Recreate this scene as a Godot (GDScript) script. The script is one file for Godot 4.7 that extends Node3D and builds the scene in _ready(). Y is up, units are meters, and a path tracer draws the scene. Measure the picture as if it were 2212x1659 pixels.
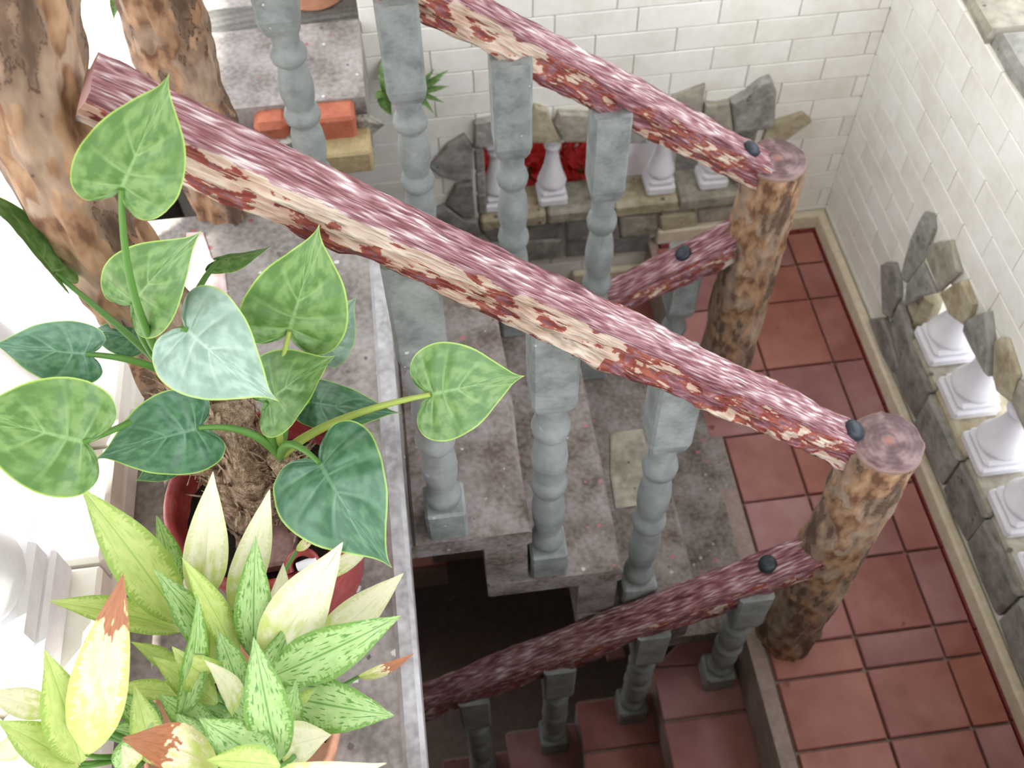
extends Node3D
# A small rustic stairwell seen from the upper floor: concrete flight with painted log rails, tiled landing, plants in pots.
# World: x runs down the upper flight, y up (0 = landing), -z towards the back wall. Metres.

const EYE := Vector3(0, 2.2, 0)
const FOCAL := 2246.68          # pixels of the 2212 x 1659 frame
const AX_RIGHT := Vector3(0.99153915, -0.01538232, 0.12889334)
const AX_DOWN := Vector3(-0.11450519, -0.57136688, 0.81266749)
const AX_FWD := Vector3(0.06114467, -0.82055059, -0.56829399)
const Z_FRONT := -0.80          # front face of the upper flight
const Z_BACK := -1.43           # back face of the upper flight
const Z_WALL := -1.97
const X_WALL := 1.12
const FLOOR := 0.8

var rng := RandomNumberGenerator.new()
var M := {}
var boxes := {}
var counts := {}

# ---------------------------------------------------------------- pixels to points
func ray(px: float, py: float) -> Vector3:
	return AX_RIGHT * (px - 1106.0) + AX_DOWN * (py - 829.5) + AX_FWD * FOCAL

func at_depth(px: float, py: float, d: float) -> Vector3:
	return EYE + ray(px, py) / FOCAL * d

func on_x(px: float, py: float, v: float) -> Vector3:
	var r := ray(px, py)
	return EYE + r * ((v - EYE.x) / r.x)

func on_y(px: float, py: float, v: float) -> Vector3:
	var r := ray(px, py)
	return EYE + r * ((v - EYE.y) / r.y)

func on_z(px: float, py: float, v: float) -> Vector3:
	var r := ray(px, py)
	return EYE + r * ((v - EYE.z) / r.z)

# ---------------------------------------------------------------- naming and tagging
func named(o: Node3D, called: String, parent: Node) -> void:
	var key := str(parent.get_instance_id()) + called
	var n: int = counts.get(key, 0)
	counts[key] = n + 1
	o.name = called if n == 0 else "%s_%03d" % [called, n]
	parent.add_child(o, true)

func tag(o: Node3D, label: String, category: String, group := "") -> Node3D:
	o.set_meta("label", label)
	o.set_meta("category", category)
	if group != "":
		o.set_meta("group", group)
	return o

func thing(called: String, at: Vector3, label: String, category: String, group := "") -> Node3D:
	var o := Node3D.new()
	named(o, called, self)
	o.position = at
	return tag(o, label, category, group)

func structure(called: String, mesh: Mesh, mat: Material, at := Vector3.ZERO) -> MeshInstance3D:
	var o := obj(called, mesh, mat, self, at)
	o.set_meta("kind", "structure")
	return o

func obj(called: String, mesh: Mesh, mat: Material, parent: Node, at := Vector3.ZERO) -> MeshInstance3D:
	var o := MeshInstance3D.new()
	o.mesh = mesh
	o.material_override = mat
	named(o, called, parent)
	o.position = at
	return o

# ---------------------------------------------------------------- meshes
func tri(st: SurfaceTool, a: Vector3, b: Vector3, c: Vector3) -> void:
	st.add_vertex(a); st.add_vertex(b); st.add_vertex(c)

func quad(st: SurfaceTool, a: Vector3, b: Vector3, c: Vector3, d: Vector3) -> void:
	tri(st, a, b, c); tri(st, a, c, d)

func hull8(st: SurfaceTool, c: Vector3, s: Vector3, b: float) -> void:
	# chamfered box: 6 faces, 12 edge strips, 8 corners
	var h := s * 0.5
	b = minf(b, minf(h.x, minf(h.y, h.z)) * 0.9)
	var p := {}
	for ix in [-1, 1]:
		for iy in [-1, 1]:
			for iz in [-1, 1]:
				var k := Vector3(ix, iy, iz)
				p[[ix, iy, iz, 0]] = c + k * (h - Vector3(0, b, b))
				p[[ix, iy, iz, 1]] = c + k * (h - Vector3(b, 0, b))
				p[[ix, iy, iz, 2]] = c + k * (h - Vector3(b, b, 0))
	for s1 in [-1, 1]:
		face(st, c, [p[[s1, -1, -1, 0]], p[[s1, 1, -1, 0]], p[[s1, 1, 1, 0]], p[[s1, -1, 1, 0]]])
		face(st, c, [p[[-1, s1, -1, 1]], p[[1, s1, -1, 1]], p[[1, s1, 1, 1]], p[[-1, s1, 1, 1]]])
		face(st, c, [p[[-1, -1, s1, 2]], p[[1, -1, s1, 2]], p[[1, 1, s1, 2]], p[[-1, 1, s1, 2]]])
		for s2 in [-1, 1]:
			face(st, c, [p[[s1, s2, -1, 0]], p[[s1, s2, 1, 0]], p[[s1, s2, 1, 1]], p[[s1, s2, -1, 1]]])
			face(st, c, [p[[s1, -1, s2, 0]], p[[s1, 1, s2, 0]], p[[s1, 1, s2, 2]], p[[s1, -1, s2, 2]]])
			face(st, c, [p[[-1, s1, s2, 1]], p[[1, s1, s2, 1]], p[[1, s1, s2, 2]], p[[-1, s1, s2, 2]]])
			for s3 in [-1, 1]:
				face(st, c, [p[[s1, s2, s3, 0]], p[[s1, s2, s3, 1]], p[[s1, s2, s3, 2]]])

func face(st: SurfaceTool, inside: Vector3, pts: Array) -> void:
	# one flat face, wound so that its front looks away from a point inside
	var mid := Vector3.ZERO
	for q in pts:
		mid += q
	mid /= pts.size()
	var n: Vector3 = (pts[1] - pts[0]).cross(pts[2] - pts[0])
	if n.dot(mid - inside) > 0.0:
		pts = pts.duplicate()
		pts.reverse()
	for i in range(1, pts.size() - 1):
		tri(st, pts[0], pts[i], pts[i + 1])

func start() -> SurfaceTool:
	var st := SurfaceTool.new()
	st.begin(Mesh.PRIMITIVE_TRIANGLES)
	return st

func flat_done(st: SurfaceTool) -> ArrayMesh:
	st.generate_normals()
	return st.commit()

func cbox(s: Vector3, b := 0.003) -> ArrayMesh:
	var key := "%.4f %.4f %.4f %.4f" % [s.x, s.y, s.z, b]
	if not boxes.has(key):
		var st := start()
		st.set_smooth_group(-1)
		hull8(st, Vector3.ZERO, s, b)
		boxes[key] = flat_done(st)
	return boxes[key]

func box_between(called: String, lo: Vector3, hi: Vector3, mat: Material, parent: Node, b := 0.003) -> MeshInstance3D:
	return obj(called, cbox(hi - lo, b), mat, parent, (lo + hi) * 0.5)

# rows of points joined into a skin; closed round if ring; caps at both ends
func skin(rows: Array, ring: bool, cap: bool, uvs := true) -> ArrayMesh:
	var st := start()
	var nr := rows.size()
	var nc: int = rows[0].size()
	var m := nc if ring else nc - 1
	st.set_smooth_group(0)
	for i in nr - 1:
		for j in m:
			var k := (j + 1) % nc
			var a: Vector3 = rows[i][j]
			var b: Vector3 = rows[i][k]
			var c: Vector3 = rows[i + 1][k]
			var d: Vector3 = rows[i + 1][j]
			var u0 := float(i) / (nr - 1)
			var u1 := float(i + 1) / (nr - 1)
			var v0 := float(j) / m
			var v1 := float(j + 1) / m
			for t in [[a, u0, v0], [c, u1, v1], [b, u0, v1], [a, u0, v0], [d, u1, v0], [c, u1, v1]]:
				if uvs:
					st.set_uv(Vector2(t[1], t[2]))
				st.add_vertex(t[0])
	if cap and ring:
		st.set_smooth_group(-1)
		for e in [0, nr - 1]:
			var mid := Vector3.ZERO
			for q in rows[e]:
				mid += q
			mid /= nc
			for j in nc:
				var k := (j + 1) % nc
				var t2 := [mid, rows[e][j], rows[e][k]] if e == 0 else [mid, rows[e][k], rows[e][j]]
				for q2 in t2:
					if uvs:
						st.set_uv(Vector2(float(e) / (nr - 1), 0.5))
					st.add_vertex(q2)
	st.generate_normals()
	if uvs:
		st.generate_tangents()
	return st.commit()

func lathe(profile: Array, segs := 24) -> ArrayMesh:
	# profile: [radius, height] upwards
	var rows := []
	for p in profile:
		var r := []
		for j in segs:
			var a := TAU * j / segs
			r.append(Vector3(cos(a) * p[0], p[1], sin(a) * p[0]))
		rows.append(r)
	return skin(rows, true, true)

func tube_rows(pts: Array, radii: Array, segs := 8) -> Array:
	var rows := []
	var side := Vector3.ZERO
	for i in pts.size():
		var t: Vector3 = (pts[mini(i + 1, pts.size() - 1)] - pts[maxi(i - 1, 0)]).normalized()
		if side == Vector3.ZERO:
			side = t.cross(Vector3(0.31, 0.2, 0.93)).normalized()
		side = (side - t * side.dot(t)).normalized()
		var up := t.cross(side)
		var r := []
		for j in segs:
			var a := TAU * j / segs
			r.append(pts[i] + (side * cos(a) + up * sin(a)) * radii[i])
		rows.append(r)
	return rows

func tube(pts: Array, radii: Array, segs := 8) -> ArrayMesh:
	return skin(tube_rows(pts, radii, segs), true, true)

func bezier(a: Vector3, b: Vector3, c: Vector3, n: int) -> Array:
	var out := []
	for i in n + 1:
		var t := float(i) / n
		out.append(a.lerp(b, t).lerp(b.lerp(c, t), t))
	return out

# a slab from an outline in a plane, pushed along dir by thick, with a rough upper edge
func slab(outline: Array, dir: Vector3, thick: float, uneven := 0.0) -> ArrayMesh:
	var mid := Vector3.ZERO
	for q in outline:
		mid += q
	mid /= outline.size()
	var st := start()
	st.set_smooth_group(-1)
	var n := outline.size()
	var inside := mid + dir * thick * 0.5
	var lo := []
	var hi := []
	var top := []
	for q in outline:
		lo.append(q)
		hi.append(q + dir * thick * 0.72)
		top.append(mid.lerp(q, 0.9) + dir * (thick + rng.randf_range(-uneven, uneven)))
	var crown: Vector3 = mid + dir * (thick + uneven * 0.5)
	for i in n:
		var k := (i + 1) % n
		face(st, inside, [lo[i], lo[k], hi[k], hi[i]])
		face(st, inside, [hi[i], hi[k], top[k], top[i]])
		face(st, inside, [top[i], top[k], crown])
		face(st, inside, [lo[i], lo[k], mid])
	return flat_done(st)

# ---------------------------------------------------------------- textures
func noise(w: int, h: int, seed_: int, freq: float, oct := 4, sx := 1, sy := 1, kind := FastNoiseLite.TYPE_SIMPLEX_SMOOTH) -> PackedByteArray:
	var n := FastNoiseLite.new()
	n.seed = seed_
	n.noise_type = kind
	n.frequency = freq
	n.fractal_octaves = oct
	var im := n.get_seamless_image(maxi(w / sx, 8), maxi(h / sy, 8))
	im.convert(Image.FORMAT_L8)
	if sx > 1 or sy > 1:
		im.resize(w, h, Image.INTERPOLATE_CUBIC)
	return im.get_data()

func ramp(stops: Array, t: float) -> Color:
	if t <= stops[0][0]:
		return stops[0][1]
	for i in range(1, stops.size()):
		if t <= stops[i][0]:
			return stops[i - 1][1].lerp(stops[i][1], (t - stops[i - 1][0]) / (stops[i][0] - stops[i - 1][0]))
	return stops[-1][1]

func c8(r: float, g: float, b: float) -> Color:
	return Color(r / 255.0, g / 255.0, b / 255.0)

func tex(data: PackedByteArray, w: int, h: int) -> ImageTexture:
	var im := Image.create_from_data(w, h, false, Image.FORMAT_RGB8, data)
	return ImageTexture.create_from_image(im)

func bump(data: PackedByteArray, w: int, h: int, strength: float) -> ImageTexture:
	var im := Image.create_from_data(w, h, false, Image.FORMAT_L8, data)
	im.convert(Image.FORMAT_RGBA8)
	im.bump_map_to_normal_map(strength)
	return ImageTexture.create_from_image(im)

# two noises through two ramps plus a few flecks
func mottled(w: int, h: int, seed_: int, stops: Array, f1: float, f2: float, mixing: float, flecks := []) -> ImageTexture:
	var a := noise(w, h, seed_, f1)
	var b := noise(w, h, seed_ + 7, f2, 3)
	var out := PackedByteArray()
	out.resize(w * h * 3)
	for i in w * h:
		var t := (a[i] * (1.0 - mixing) + b[i] * mixing) / 255.0
		var c := ramp(stops, t)
		out[i * 3] = int(c.r * 255); out[i * 3 + 1] = int(c.g * 255); out[i * 3 + 2] = int(c.b * 255)
	var r := RandomNumberGenerator.new()
	r.seed = seed_
	for f in flecks:
		for k in f[1]:
			var x := r.randi_range(0, w - 1)
			var y := r.randi_range(0, h - 1)
			var rad := r.randi_range(f[2], f[3])
			for dx in range(-rad, rad + 1):
				for dy in range(-rad, rad + 1):
					if dx * dx + dy * dy <= rad * rad + r.randi_range(-1, 1):
						var q := ((y + dy + h) % h) * w + (x + dx + w) % w
						var c2: Color = f[0]
						out[q * 3] = int(c2.r * 255); out[q * 3 + 1] = int(c2.g * 255); out[q * 3 + 2] = int(c2.b * 255)
	return tex(out, w, h)

func plain(color: Color, rough := 0.7) -> StandardMaterial3D:
	var m := StandardMaterial3D.new()
	m.albedo_color = color
	m.roughness = rough
	return m

func tri_mat(t: Texture2D, scale: float, rough := 0.85, relief: Texture2D = null, strength := 1.0) -> StandardMaterial3D:
	var m := StandardMaterial3D.new()
	m.albedo_texture = t
	m.roughness = rough
	m.uv1_triplanar = true
	m.uv1_world_triplanar = true
	m.uv1_scale = Vector3.ONE * scale
	if relief:
		m.normal_enabled = true
		m.normal_texture = relief
		m.normal_scale = strength
	return m

func uv_mat(t: Texture2D, rough := 0.6, relief: Texture2D = null, strength := 1.0) -> StandardMaterial3D:
	var m := StandardMaterial3D.new()
	m.albedo_texture = t
	m.roughness = rough
	if relief:
		m.normal_enabled = true
		m.normal_texture = relief
		m.normal_scale = strength
	return m

func make_materials() -> void:
	var grit := bump(noise(256, 256, 3, 0.06, 5), 256, 256, 2.0)
	var soft := bump(noise(256, 256, 5, 0.02, 4), 256, 256, 2.0)
	var pink := c8(176, 112, 118)
	M.concrete = tri_mat(mottled(512, 512, 11, [[0.2, c8(92, 81, 72)], [0.42, c8(122, 112, 104)], [0.6, c8(140, 131, 127)], [0.85, c8(158, 150, 148)]], 0.012, 0.08, 0.4, [[pink, 60, 1, 4], [c8(196, 190, 182), 40, 1, 3], [c8(96, 88, 78), 40, 1, 3]]), 1.6, 0.9, grit, 0.35)
	M.floor = tri_mat(mottled(512, 512, 21, [[0.2, c8(106, 100, 94)], [0.5, c8(141, 134, 128)], [0.8, c8(166, 160, 155)]], 0.01, 0.1, 0.4, [[c8(150, 90, 92), 40, 1, 3], [c8(215, 212, 210), 40, 1, 4], [c8(100, 94, 90), 60, 1, 3]]), 1.3, 0.9, grit, 0.35)
	M.lip = tri_mat(mottled(256, 256, 31, [[0.2, c8(136, 133, 131)], [0.5, c8(172, 170, 169)], [0.8, c8(196, 195, 194)]], 0.015, 0.1, 0.4), 2.0, 0.85, grit, 0.3)
	M.flag = tri_mat(mottled(256, 256, 41, [[0.2, c8(190, 160, 154)], [0.5, c8(214, 190, 186)], [0.8, c8(232, 216, 214)]], 0.02, 0.09, 0.4, [[c8(240, 232, 232), 40, 1, 4]]), 2.0, 0.8, grit, 0.3)
	M.rubble = tri_mat(mottled(256, 256, 51, [[0.2, c8(84, 82, 74)], [0.5, c8(142, 138, 128)], [0.8, c8(190, 188, 178)]], 0.03, 0.12, 0.5), 2.5, 0.95, grit, 0.8)
	var white_stops := [[0.2, c8(228, 224, 210)], [0.5, c8(238, 235, 224)], [0.8, c8(244, 242, 234)]]
	M.brick = []
	for k in 3:
		M.brick.append(tri_mat(mottled(256, 256, 61 + k * 3, white_stops, 0.012, 0.09, 0.3), 1.3 + k * 0.2, 0.75, soft, 0.15))
	M.mortar = tri_mat(mottled(256, 256, 71, [[0.2, c8(220, 217, 205)], [0.8, c8(240, 237, 228)]], 0.02, 0.1, 0.4), 2.0, 0.9, grit, 0.3)
	M.stone = []
	var sb := [[c8(134, 128, 112), c8(162, 156, 140), c8(184, 178, 160)], [c8(120, 118, 110), c8(150, 148, 140), c8(174, 172, 162)], [c8(142, 130, 104), c8(172, 160, 132), c8(190, 182, 158)], [c8(104, 101, 95), c8(132, 128, 121), c8(156, 152, 144)]]
	for k in 4:
		M.stone.append(tri_mat(mottled(256, 256, 81 + k * 3, [[0.2, sb[k][0]], [0.5, sb[k][1]], [0.8, sb[k][2]]], 0.02, 0.07, 0.4, [[c8(90, 86, 78), 20, 1, 3]]), 2.2, 0.9, grit, 0.6))
	M.tile = []
	var tb := [[c8(142, 86, 79), c8(160, 104, 97), c8(173, 120, 114)], [c8(146, 86, 73), c8(162, 102, 89), c8(173, 116, 104)], [c8(140, 90, 87), c8(156, 108, 105), c8(170, 125, 122)]]
	for k in 3:
		M.tile.append(tri_mat(mottled(256, 256, 101 + k * 3, [[0.2, tb[k][0]], [0.5, tb[k][1]], [0.8, tb[k][2]]], 0.01, 0.05, 0.3, [[c8(130, 72, 62), 8, 1, 3]]), 1.2, 0.5, soft, 0.12))
	M.border = tri_mat(mottled(256, 256, 121, [[0.2, c8(112, 34, 34)], [0.8, c8(140, 50, 48)]], 0.02, 0.08, 0.4), 2.0, 0.5)
	M.grout = tri_mat(mottled(256, 256, 125, [[0.2, c8(140, 122, 112)], [0.8, c8(164, 146, 136)]], 0.03, 0.1, 0.5), 3.0, 0.95)
	M.skirting = tri_mat(mottled(256, 256, 131, [[0.2, c8(206, 194, 166)], [0.8, c8(226, 216, 192)]], 0.02, 0.09, 0.4), 2.0, 0.8)
	M.grey_paint = tri_mat(mottled(256, 256, 141, [[0.2, c8(112, 116, 113)], [0.5, c8(133, 138, 134)], [0.8, c8(150, 154, 150)]], 0.02, 0.1, 0.3, [[c8(200, 206, 204), 16, 1, 2]]), 3.0, 0.55, grit, 0.15)
	M.white_paint = tri_mat(mottled(256, 256, 151, [[0.2, c8(224, 222, 226)], [0.8, c8(240, 239, 242)]], 0.02, 0.1, 0.3), 3.0, 0.7, grit, 0.1)
	M.bolt = plain(c8(34, 42, 50), 0.45)
	M.red_brick = tri_mat(mottled(256, 256, 161, [[0.2, c8(156, 84, 60)], [0.8, c8(186, 112, 84)]], 0.02, 0.1, 0.4), 3.0, 0.9, grit, 0.6)
	M.yellow_brick = tri_mat(mottled(256, 256, 165, [[0.2, c8(156, 138, 98)], [0.8, c8(182, 166, 126)]], 0.02, 0.1, 0.4), 3.0, 0.9, grit, 0.6)
	M.terracotta = tri_mat(mottled(256, 256, 171, [[0.2, c8(160, 104, 78)], [0.8, c8(198, 148, 118)]], 0.02, 0.1, 0.4), 3.0, 0.8)
	M.red_pot = tri_mat(mottled(256, 256, 175, [[0.2, c8(112, 40, 40)], [0.5, c8(146, 52, 50)], [0.8, c8(168, 88, 88)]], 0.02, 0.1, 0.4), 3.0, 0.4)
	M.soil = tri_mat(mottled(256, 256, 181, [[0.2, c8(20, 16, 14)], [0.7, c8(52, 42, 36)], [0.9, c8(92, 76, 62)]], 0.05, 0.2, 0.6), 5.0, 1.0, grit, 1.0)
	M.husk = tri_mat(mottled(256, 256, 185, [[0.25, c8(74, 54, 40)], [0.5, c8(150, 124, 100)], [0.75, c8(206, 184, 160)]], 0.04, 0.2, 0.5), 9.0, 0.9, grit, 1.0)
	M.pebble = tri_mat(mottled(256, 256, 187, [[0.2, c8(128, 98, 92)], [0.8, c8(166, 134, 124)]], 0.03, 0.1, 0.5), 5.0, 0.9)
	M.dark_wall = tri_mat(mottled(256, 256, 191, [[0.2, c8(96, 88, 80)], [0.8, c8(132, 124, 114)]], 0.02, 0.09, 0.4), 1.5, 0.95, grit, 0.5)
	M.stem = plain(c8(84, 128, 52), 0.5)
	M.stem_yellow = plain(c8(150, 168, 74), 0.5)
	M.bark = bark_mat(201)
	M.bark_short = M.bark.duplicate()   # the same bark at the same size on the short posts
	M.bark.uv1_scale = Vector3(2.0, 1.0, 1.0)
	M.cut = cut_mat()
	M.rail = rail_mat(211, true)
	M.rail_dark = rail_mat(221, false)
	for k in 3:
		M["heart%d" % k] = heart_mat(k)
	for k in 5:
		M["spear%d" % k] = spear_mat(k)
	var red := plain(c8(196, 34, 30), 0.6)
	red.backlight_enabled = true
	red.backlight = c8(80, 10, 8)
	M.red_petal = red

func bark_mat(s: int) -> StandardMaterial3D:
	# u along the log, v round it
	var w := 512
	var h := 256
	var a := noise(w, h, s, 0.02, 5, 3, 1)
	var b := noise(w, h, s + 1, 0.05, 4, 2, 1)
	var c := noise(w, h, s + 2, 0.012, 3)
	var out := PackedByteArray()
	out.resize(w * h * 3)
	var hi := PackedByteArray()
	hi.resize(w * h)
	var grey := [[0.25, c8(88, 68, 52)], [0.42, c8(130, 106, 86)], [0.6, c8(160, 136, 114)], [0.8, c8(188, 168, 148)]]
	var tan_ := [[0.25, c8(102, 70, 48)], [0.5, c8(144, 108, 78)], [0.8, c8(172, 138, 106)]]
	for i in w * h:
		var t := (a[i] * 0.6 + b[i] * 0.4) / 255.0
		var patch := smoothstep(0.52, 0.58, c[i] / 255.0 * 0.45 + a[i] / 255.0 * 0.3 + b[i] / 255.0 * 0.25)
		var col := ramp(grey, t).lerp(ramp(tan_, b[i] / 255.0), patch)
		if absf(t - 0.38) < 0.012:
			col = c8(84, 64, 50)
		out[i * 3] = int(col.r * 255); out[i * 3 + 1] = int(col.g * 255); out[i * 3 + 2] = int(col.b * 255)
		hi[i] = int(clampf(t * 200 - patch * 50 + 40, 0, 255))
	return uv_mat(tex(out, w, h), 0.85, bump(hi, w, h, 4.0), 0.8)

func cut_mat() -> StandardMaterial3D:
	# painted saw cut: rings, planar on top
	var w := 256
	var a := noise(w, w, 231, 0.012, 5)
	var out := PackedByteArray()
	out.resize(w * w * 3)
	for y in w:
		for x in w:
			var i := y * w + x
			var r := Vector2(x - 128, y - 128).length() / 128.0
			var ring := 0.5 + 0.5 * sin(r * 40.0 + a[i] / 255.0 * 3.0)
			var t := a[i] / 255.0 * 0.88 + ring * 0.12
			var c := ramp([[0.2, c8(82, 58, 58)], [0.5, c8(106, 82, 81)], [0.8, c8(132, 108, 105)]], t)
			c = c.lerp(c8(160, 96, 76), smoothstep(0.2, 0.05, r) * 0.6)
			c = c.lerp(c8(138, 112, 100), smoothstep(0.92, 0.97, r))
			out[i * 3] = int(c.r * 255); out[i * 3 + 1] = int(c.g * 255); out[i * 3 + 2] = int(c.b * 255)
	return uv_mat(tex(out, w, w), 0.55)

func rail_mat(s: int, worn: bool) -> StandardMaterial3D:
	# u along the beam, v round it: 0 - 0.25 top, 0.25 - 0.5 the side to +z, 0.5 - 0.75 underside, 0.75 - 1 the other side
	var w := 1024
	var h := 256
	var fine := noise(w, h, s, 0.17, 5, 7, 1)
	var wide := noise(w, h, s + 1, 0.02, 4, 6, 1)
	var blot := noise(w, h, s + 2, 0.035, 5, 2, 1)
	var out := PackedByteArray()
	out.resize(w * h * 3)
	var hi := PackedByteArray()
	hi.resize(w * h)
	var paint := [[0.25, c8(92, 44, 48)], [0.4, c8(126, 76, 80)], [0.52, c8(150, 108, 112)], [0.62, c8(176, 146, 148)], [0.72, c8(214, 202, 200)]]
	var under := [[0.28, c8(88, 28, 20)], [0.42, c8(124, 50, 38)], [0.6, c8(150, 84, 66)]]
	var wood := [[0.3, c8(164, 124, 104)], [0.5, c8(188, 162, 142)], [0.75, c8(214, 198, 180)]]
	for y in h:
		var v := float(y) / h
		for x in w:
			var i := y * w + x
			var f := fine[i] / 255.0
			var l := wide[i] / 255.0
			var b := blot[i] / 255.0
			var c := ramp(paint, f * 0.6 + l * 0.25 + b * 0.15)
			var sides := v + (b - 0.5) * 0.08 > 0.265 and v + (b - 0.5) * 0.08 < 0.985
			if sides:
				# flakes: bare cream wood where the side was rubbed, dark red primer between
				var flake := b * 0.5 + l * 0.3 + f * 0.2
				var bare := (0.46 if float(x) / w < 0.55 else 0.57) if worn else 0.64
				if flake > bare:
					c = ramp(wood, f * 0.5 + l * 0.5)
				elif flake > bare - 0.10:
					c = ramp(under, f * 0.6 + l * 0.4)
			out[i * 3] = int(c.r * 255); out[i * 3 + 1] = int(c.g * 255); out[i * 3 + 2] = int(c.b * 255)
			hi[i] = int(clampf((f * 0.6 + l * 0.25 + b * 0.15) * 255, 0, 255))
	return uv_mat(tex(out, w, h), 0.72, bump(hi, w, h, 7.0), 1.0)

func step_at(a: float, x: float) -> float:
	return 1.0 if x > a else 0.0

func heart_mat(k: int) -> StandardMaterial3D:
	# u: 0 left margin, 0.5 midrib, 1 right margin; v: along the curved side veins
	var w := 256
	var h := 256
	var a := noise(w, h, 301 + k * 5, 0.05, 4, 2, 1)
	var b := noise(w, h, 302 + k * 5, 0.016, 3)
	var lo: Color = [c8(84, 120, 60), c8(60, 100, 70), c8(128, 156, 136)][k]  # second green has the blue-green sky reflection mixed into its colour
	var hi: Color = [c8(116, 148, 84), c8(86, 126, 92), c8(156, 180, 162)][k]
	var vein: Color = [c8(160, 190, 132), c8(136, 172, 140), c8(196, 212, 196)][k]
	var out := PackedByteArray()
	out.resize(w * h * 3)
	for y in h:
		for x in w:
			var i := y * w + x
			var u := absf(float(x) / (w - 1) - 0.5) * 2.0
			var s := float(y) / (h - 1)
			var t := a[i] / 255.0 * 0.5 + b[i] / 255.0 * 0.5
			var c := lo.lerp(hi, smoothstep(0.3, 0.7, t))
			var ph := absf(fposmod(s * 6.0 + 0.5, 1.0) - 0.5) / 6.0
			var vw := smoothstep(0.016, 0.004, ph) * (1.0 - u * 0.9)
			vw = maxf(vw, maxf(smoothstep(0.05, 0.015, u) * step_at(0.15, s), smoothstep(0.96, 0.99, s)))
			c = c.lerp(vein, vw * 0.5)
			c = c.lerp(c8(176, 204, 92), smoothstep(0.955, 0.99, u) * 0.8)
			out[i * 3] = int(c.r * 255); out[i * 3 + 1] = int(c.g * 255); out[i * 3 + 2] = int(c.b * 255)
	var m := uv_mat(tex(out, w, h), [0.36, 0.28, 0.34][k])
	m.backlight_enabled = true
	m.backlight = c8(40, 60, 14)
	return m

func spear_mat(k: int) -> StandardMaterial3D:
	# 0 variegated green, 1 yellowing green, 2 cream with a withered brown tip, 3 pale cream, 4 withered brown and cream
	var w := 256
	var h := 512
	var a := noise(w, h, 401 + k * 5, 0.05, 4, 1, 4)
	var b := noise(w, h, 402 + k * 5, 0.012, 3)
	var f := noise(w, h, 403 + k * 5, 0.06, 3, 3, 1)
	var edge: Color = [c8(108, 146, 62), c8(144, 170, 76), c8(190, 200, 110), c8(206, 206, 160), c8(206, 196, 150)][k]
	var mid: Color = [c8(172, 198, 134), c8(194, 206, 126), c8(232, 230, 186), c8(230, 224, 196), c8(232, 222, 190)][k]
	var dark: Color = [c8(70, 124, 48), c8(142, 176, 72), c8(204, 206, 140), c8(196, 196, 150), c8(190, 160, 110)][k]
	var brown := c8(150, 88, 54)
	var out := PackedByteArray()
	out.resize(w * h * 3)
	for y in h:
		var s := float(y) / (h - 1)
		for x in w:
			var i := y * w + x
			var u := absf(float(x) / (w - 1) - 0.5) * 2.0
			var n := a[i] / 255.0
			var g := b[i] / 255.0
			var inner := smoothstep(0.86, 0.66, u + (f[i] / 255.0 - 0.5) * 0.5)
			var c := edge.lerp(mid, inner * (0.55 + 0.45 * g))
			if n > 0.68 and u > 0.12:
				c = c.lerp(dark, smoothstep(0.68, 0.71, n) * (0.85 if k == 0 else 0.4))
			c = c.lerp(dark, smoothstep(0.05, 0.02, u) * (0.7 if k < 2 else 0.4))
			if k >= 2:
				c = c.lerp(c8(184, 200, 96), smoothstep(0.5, 0.1, s + (g - 0.5) * 0.5) * 0.7)
			if k == 2 or k == 4:
				var from := 0.72 if k == 2 else 0.5
				c = c.lerp(brown.lerp(c8(176, 120, 84), n), smoothstep(from, from + 0.03, s + (g - 0.5) * 0.25 - u * 0.05))
			out[i * 3] = int(c.r * 255); out[i * 3 + 1] = int(c.g * 255); out[i * 3 + 2] = int(c.b * 255)
	var m := uv_mat(tex(out, w, h), 0.45)
	m.backlight_enabled = true
	m.backlight = c8(60, 70, 24)
	return m

# ---------------------------------------------------------------- light and camera
func set_up_view() -> void:
	var cam := Camera3D.new()
	cam.name = "camera"
	add_child(cam)
	cam.transform = Transform3D(Basis(AX_RIGHT, -AX_DOWN, -AX_FWD).orthonormalized(), EYE)
	var lens := CameraAttributesPhysical.new()
	lens.frustum_focal_length = 32.5
	lens.frustum_focus_distance = 1.25
	lens.exposure_aperture = 5.6
	lens.frustum_near = 0.05
	lens.frustum_far = 60.0
	cam.attributes = lens
	cam.keep_aspect = Camera3D.KEEP_HEIGHT
	cam.fov = rad_to_deg(2.0 * atan(829.5 / FOCAL))
	cam.current = true
	# high sun over the open balcony on the left; the roof keeps it off the stairs
	var sun := DirectionalLight3D.new()
	sun.name = "sun"
	add_child(sun)
	sun.basis = Basis.looking_at(-Vector3(-0.31, 0.84, 0.40).normalized(), Vector3.RIGHT)
	sun.light_energy = 1.4
	sun.light_color = c8(255, 250, 240)
	sun.light_angular_distance = 1.5
	sun.shadow_enabled = true
	var env := Environment.new()
	env.tonemap_mode = Environment.TONE_MAPPER_LINEAR
	env.tonemap_exposure = 3.6
	env.background_mode = Environment.BG_SKY
	var sky := Sky.new()
	var sm := ProceduralSkyMaterial.new()
	sm.sky_top_color = c8(238, 244, 255)
	sm.sky_horizon_color = c8(250, 250, 252)
	sm.ground_horizon_color = c8(200, 196, 190)
	sm.ground_bottom_color = c8(150, 146, 140)
	sm.sun_angle_max = 0.0
	sky.sky_material = sm
	env.sky = sky
	env.sdfgi_enabled = true
	env.ssao_enabled = true
	env.ssil_enabled = true
	var we := WorldEnvironment.new()
	we.name = "environment"
	we.environment = env
	add_child(we)

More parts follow.
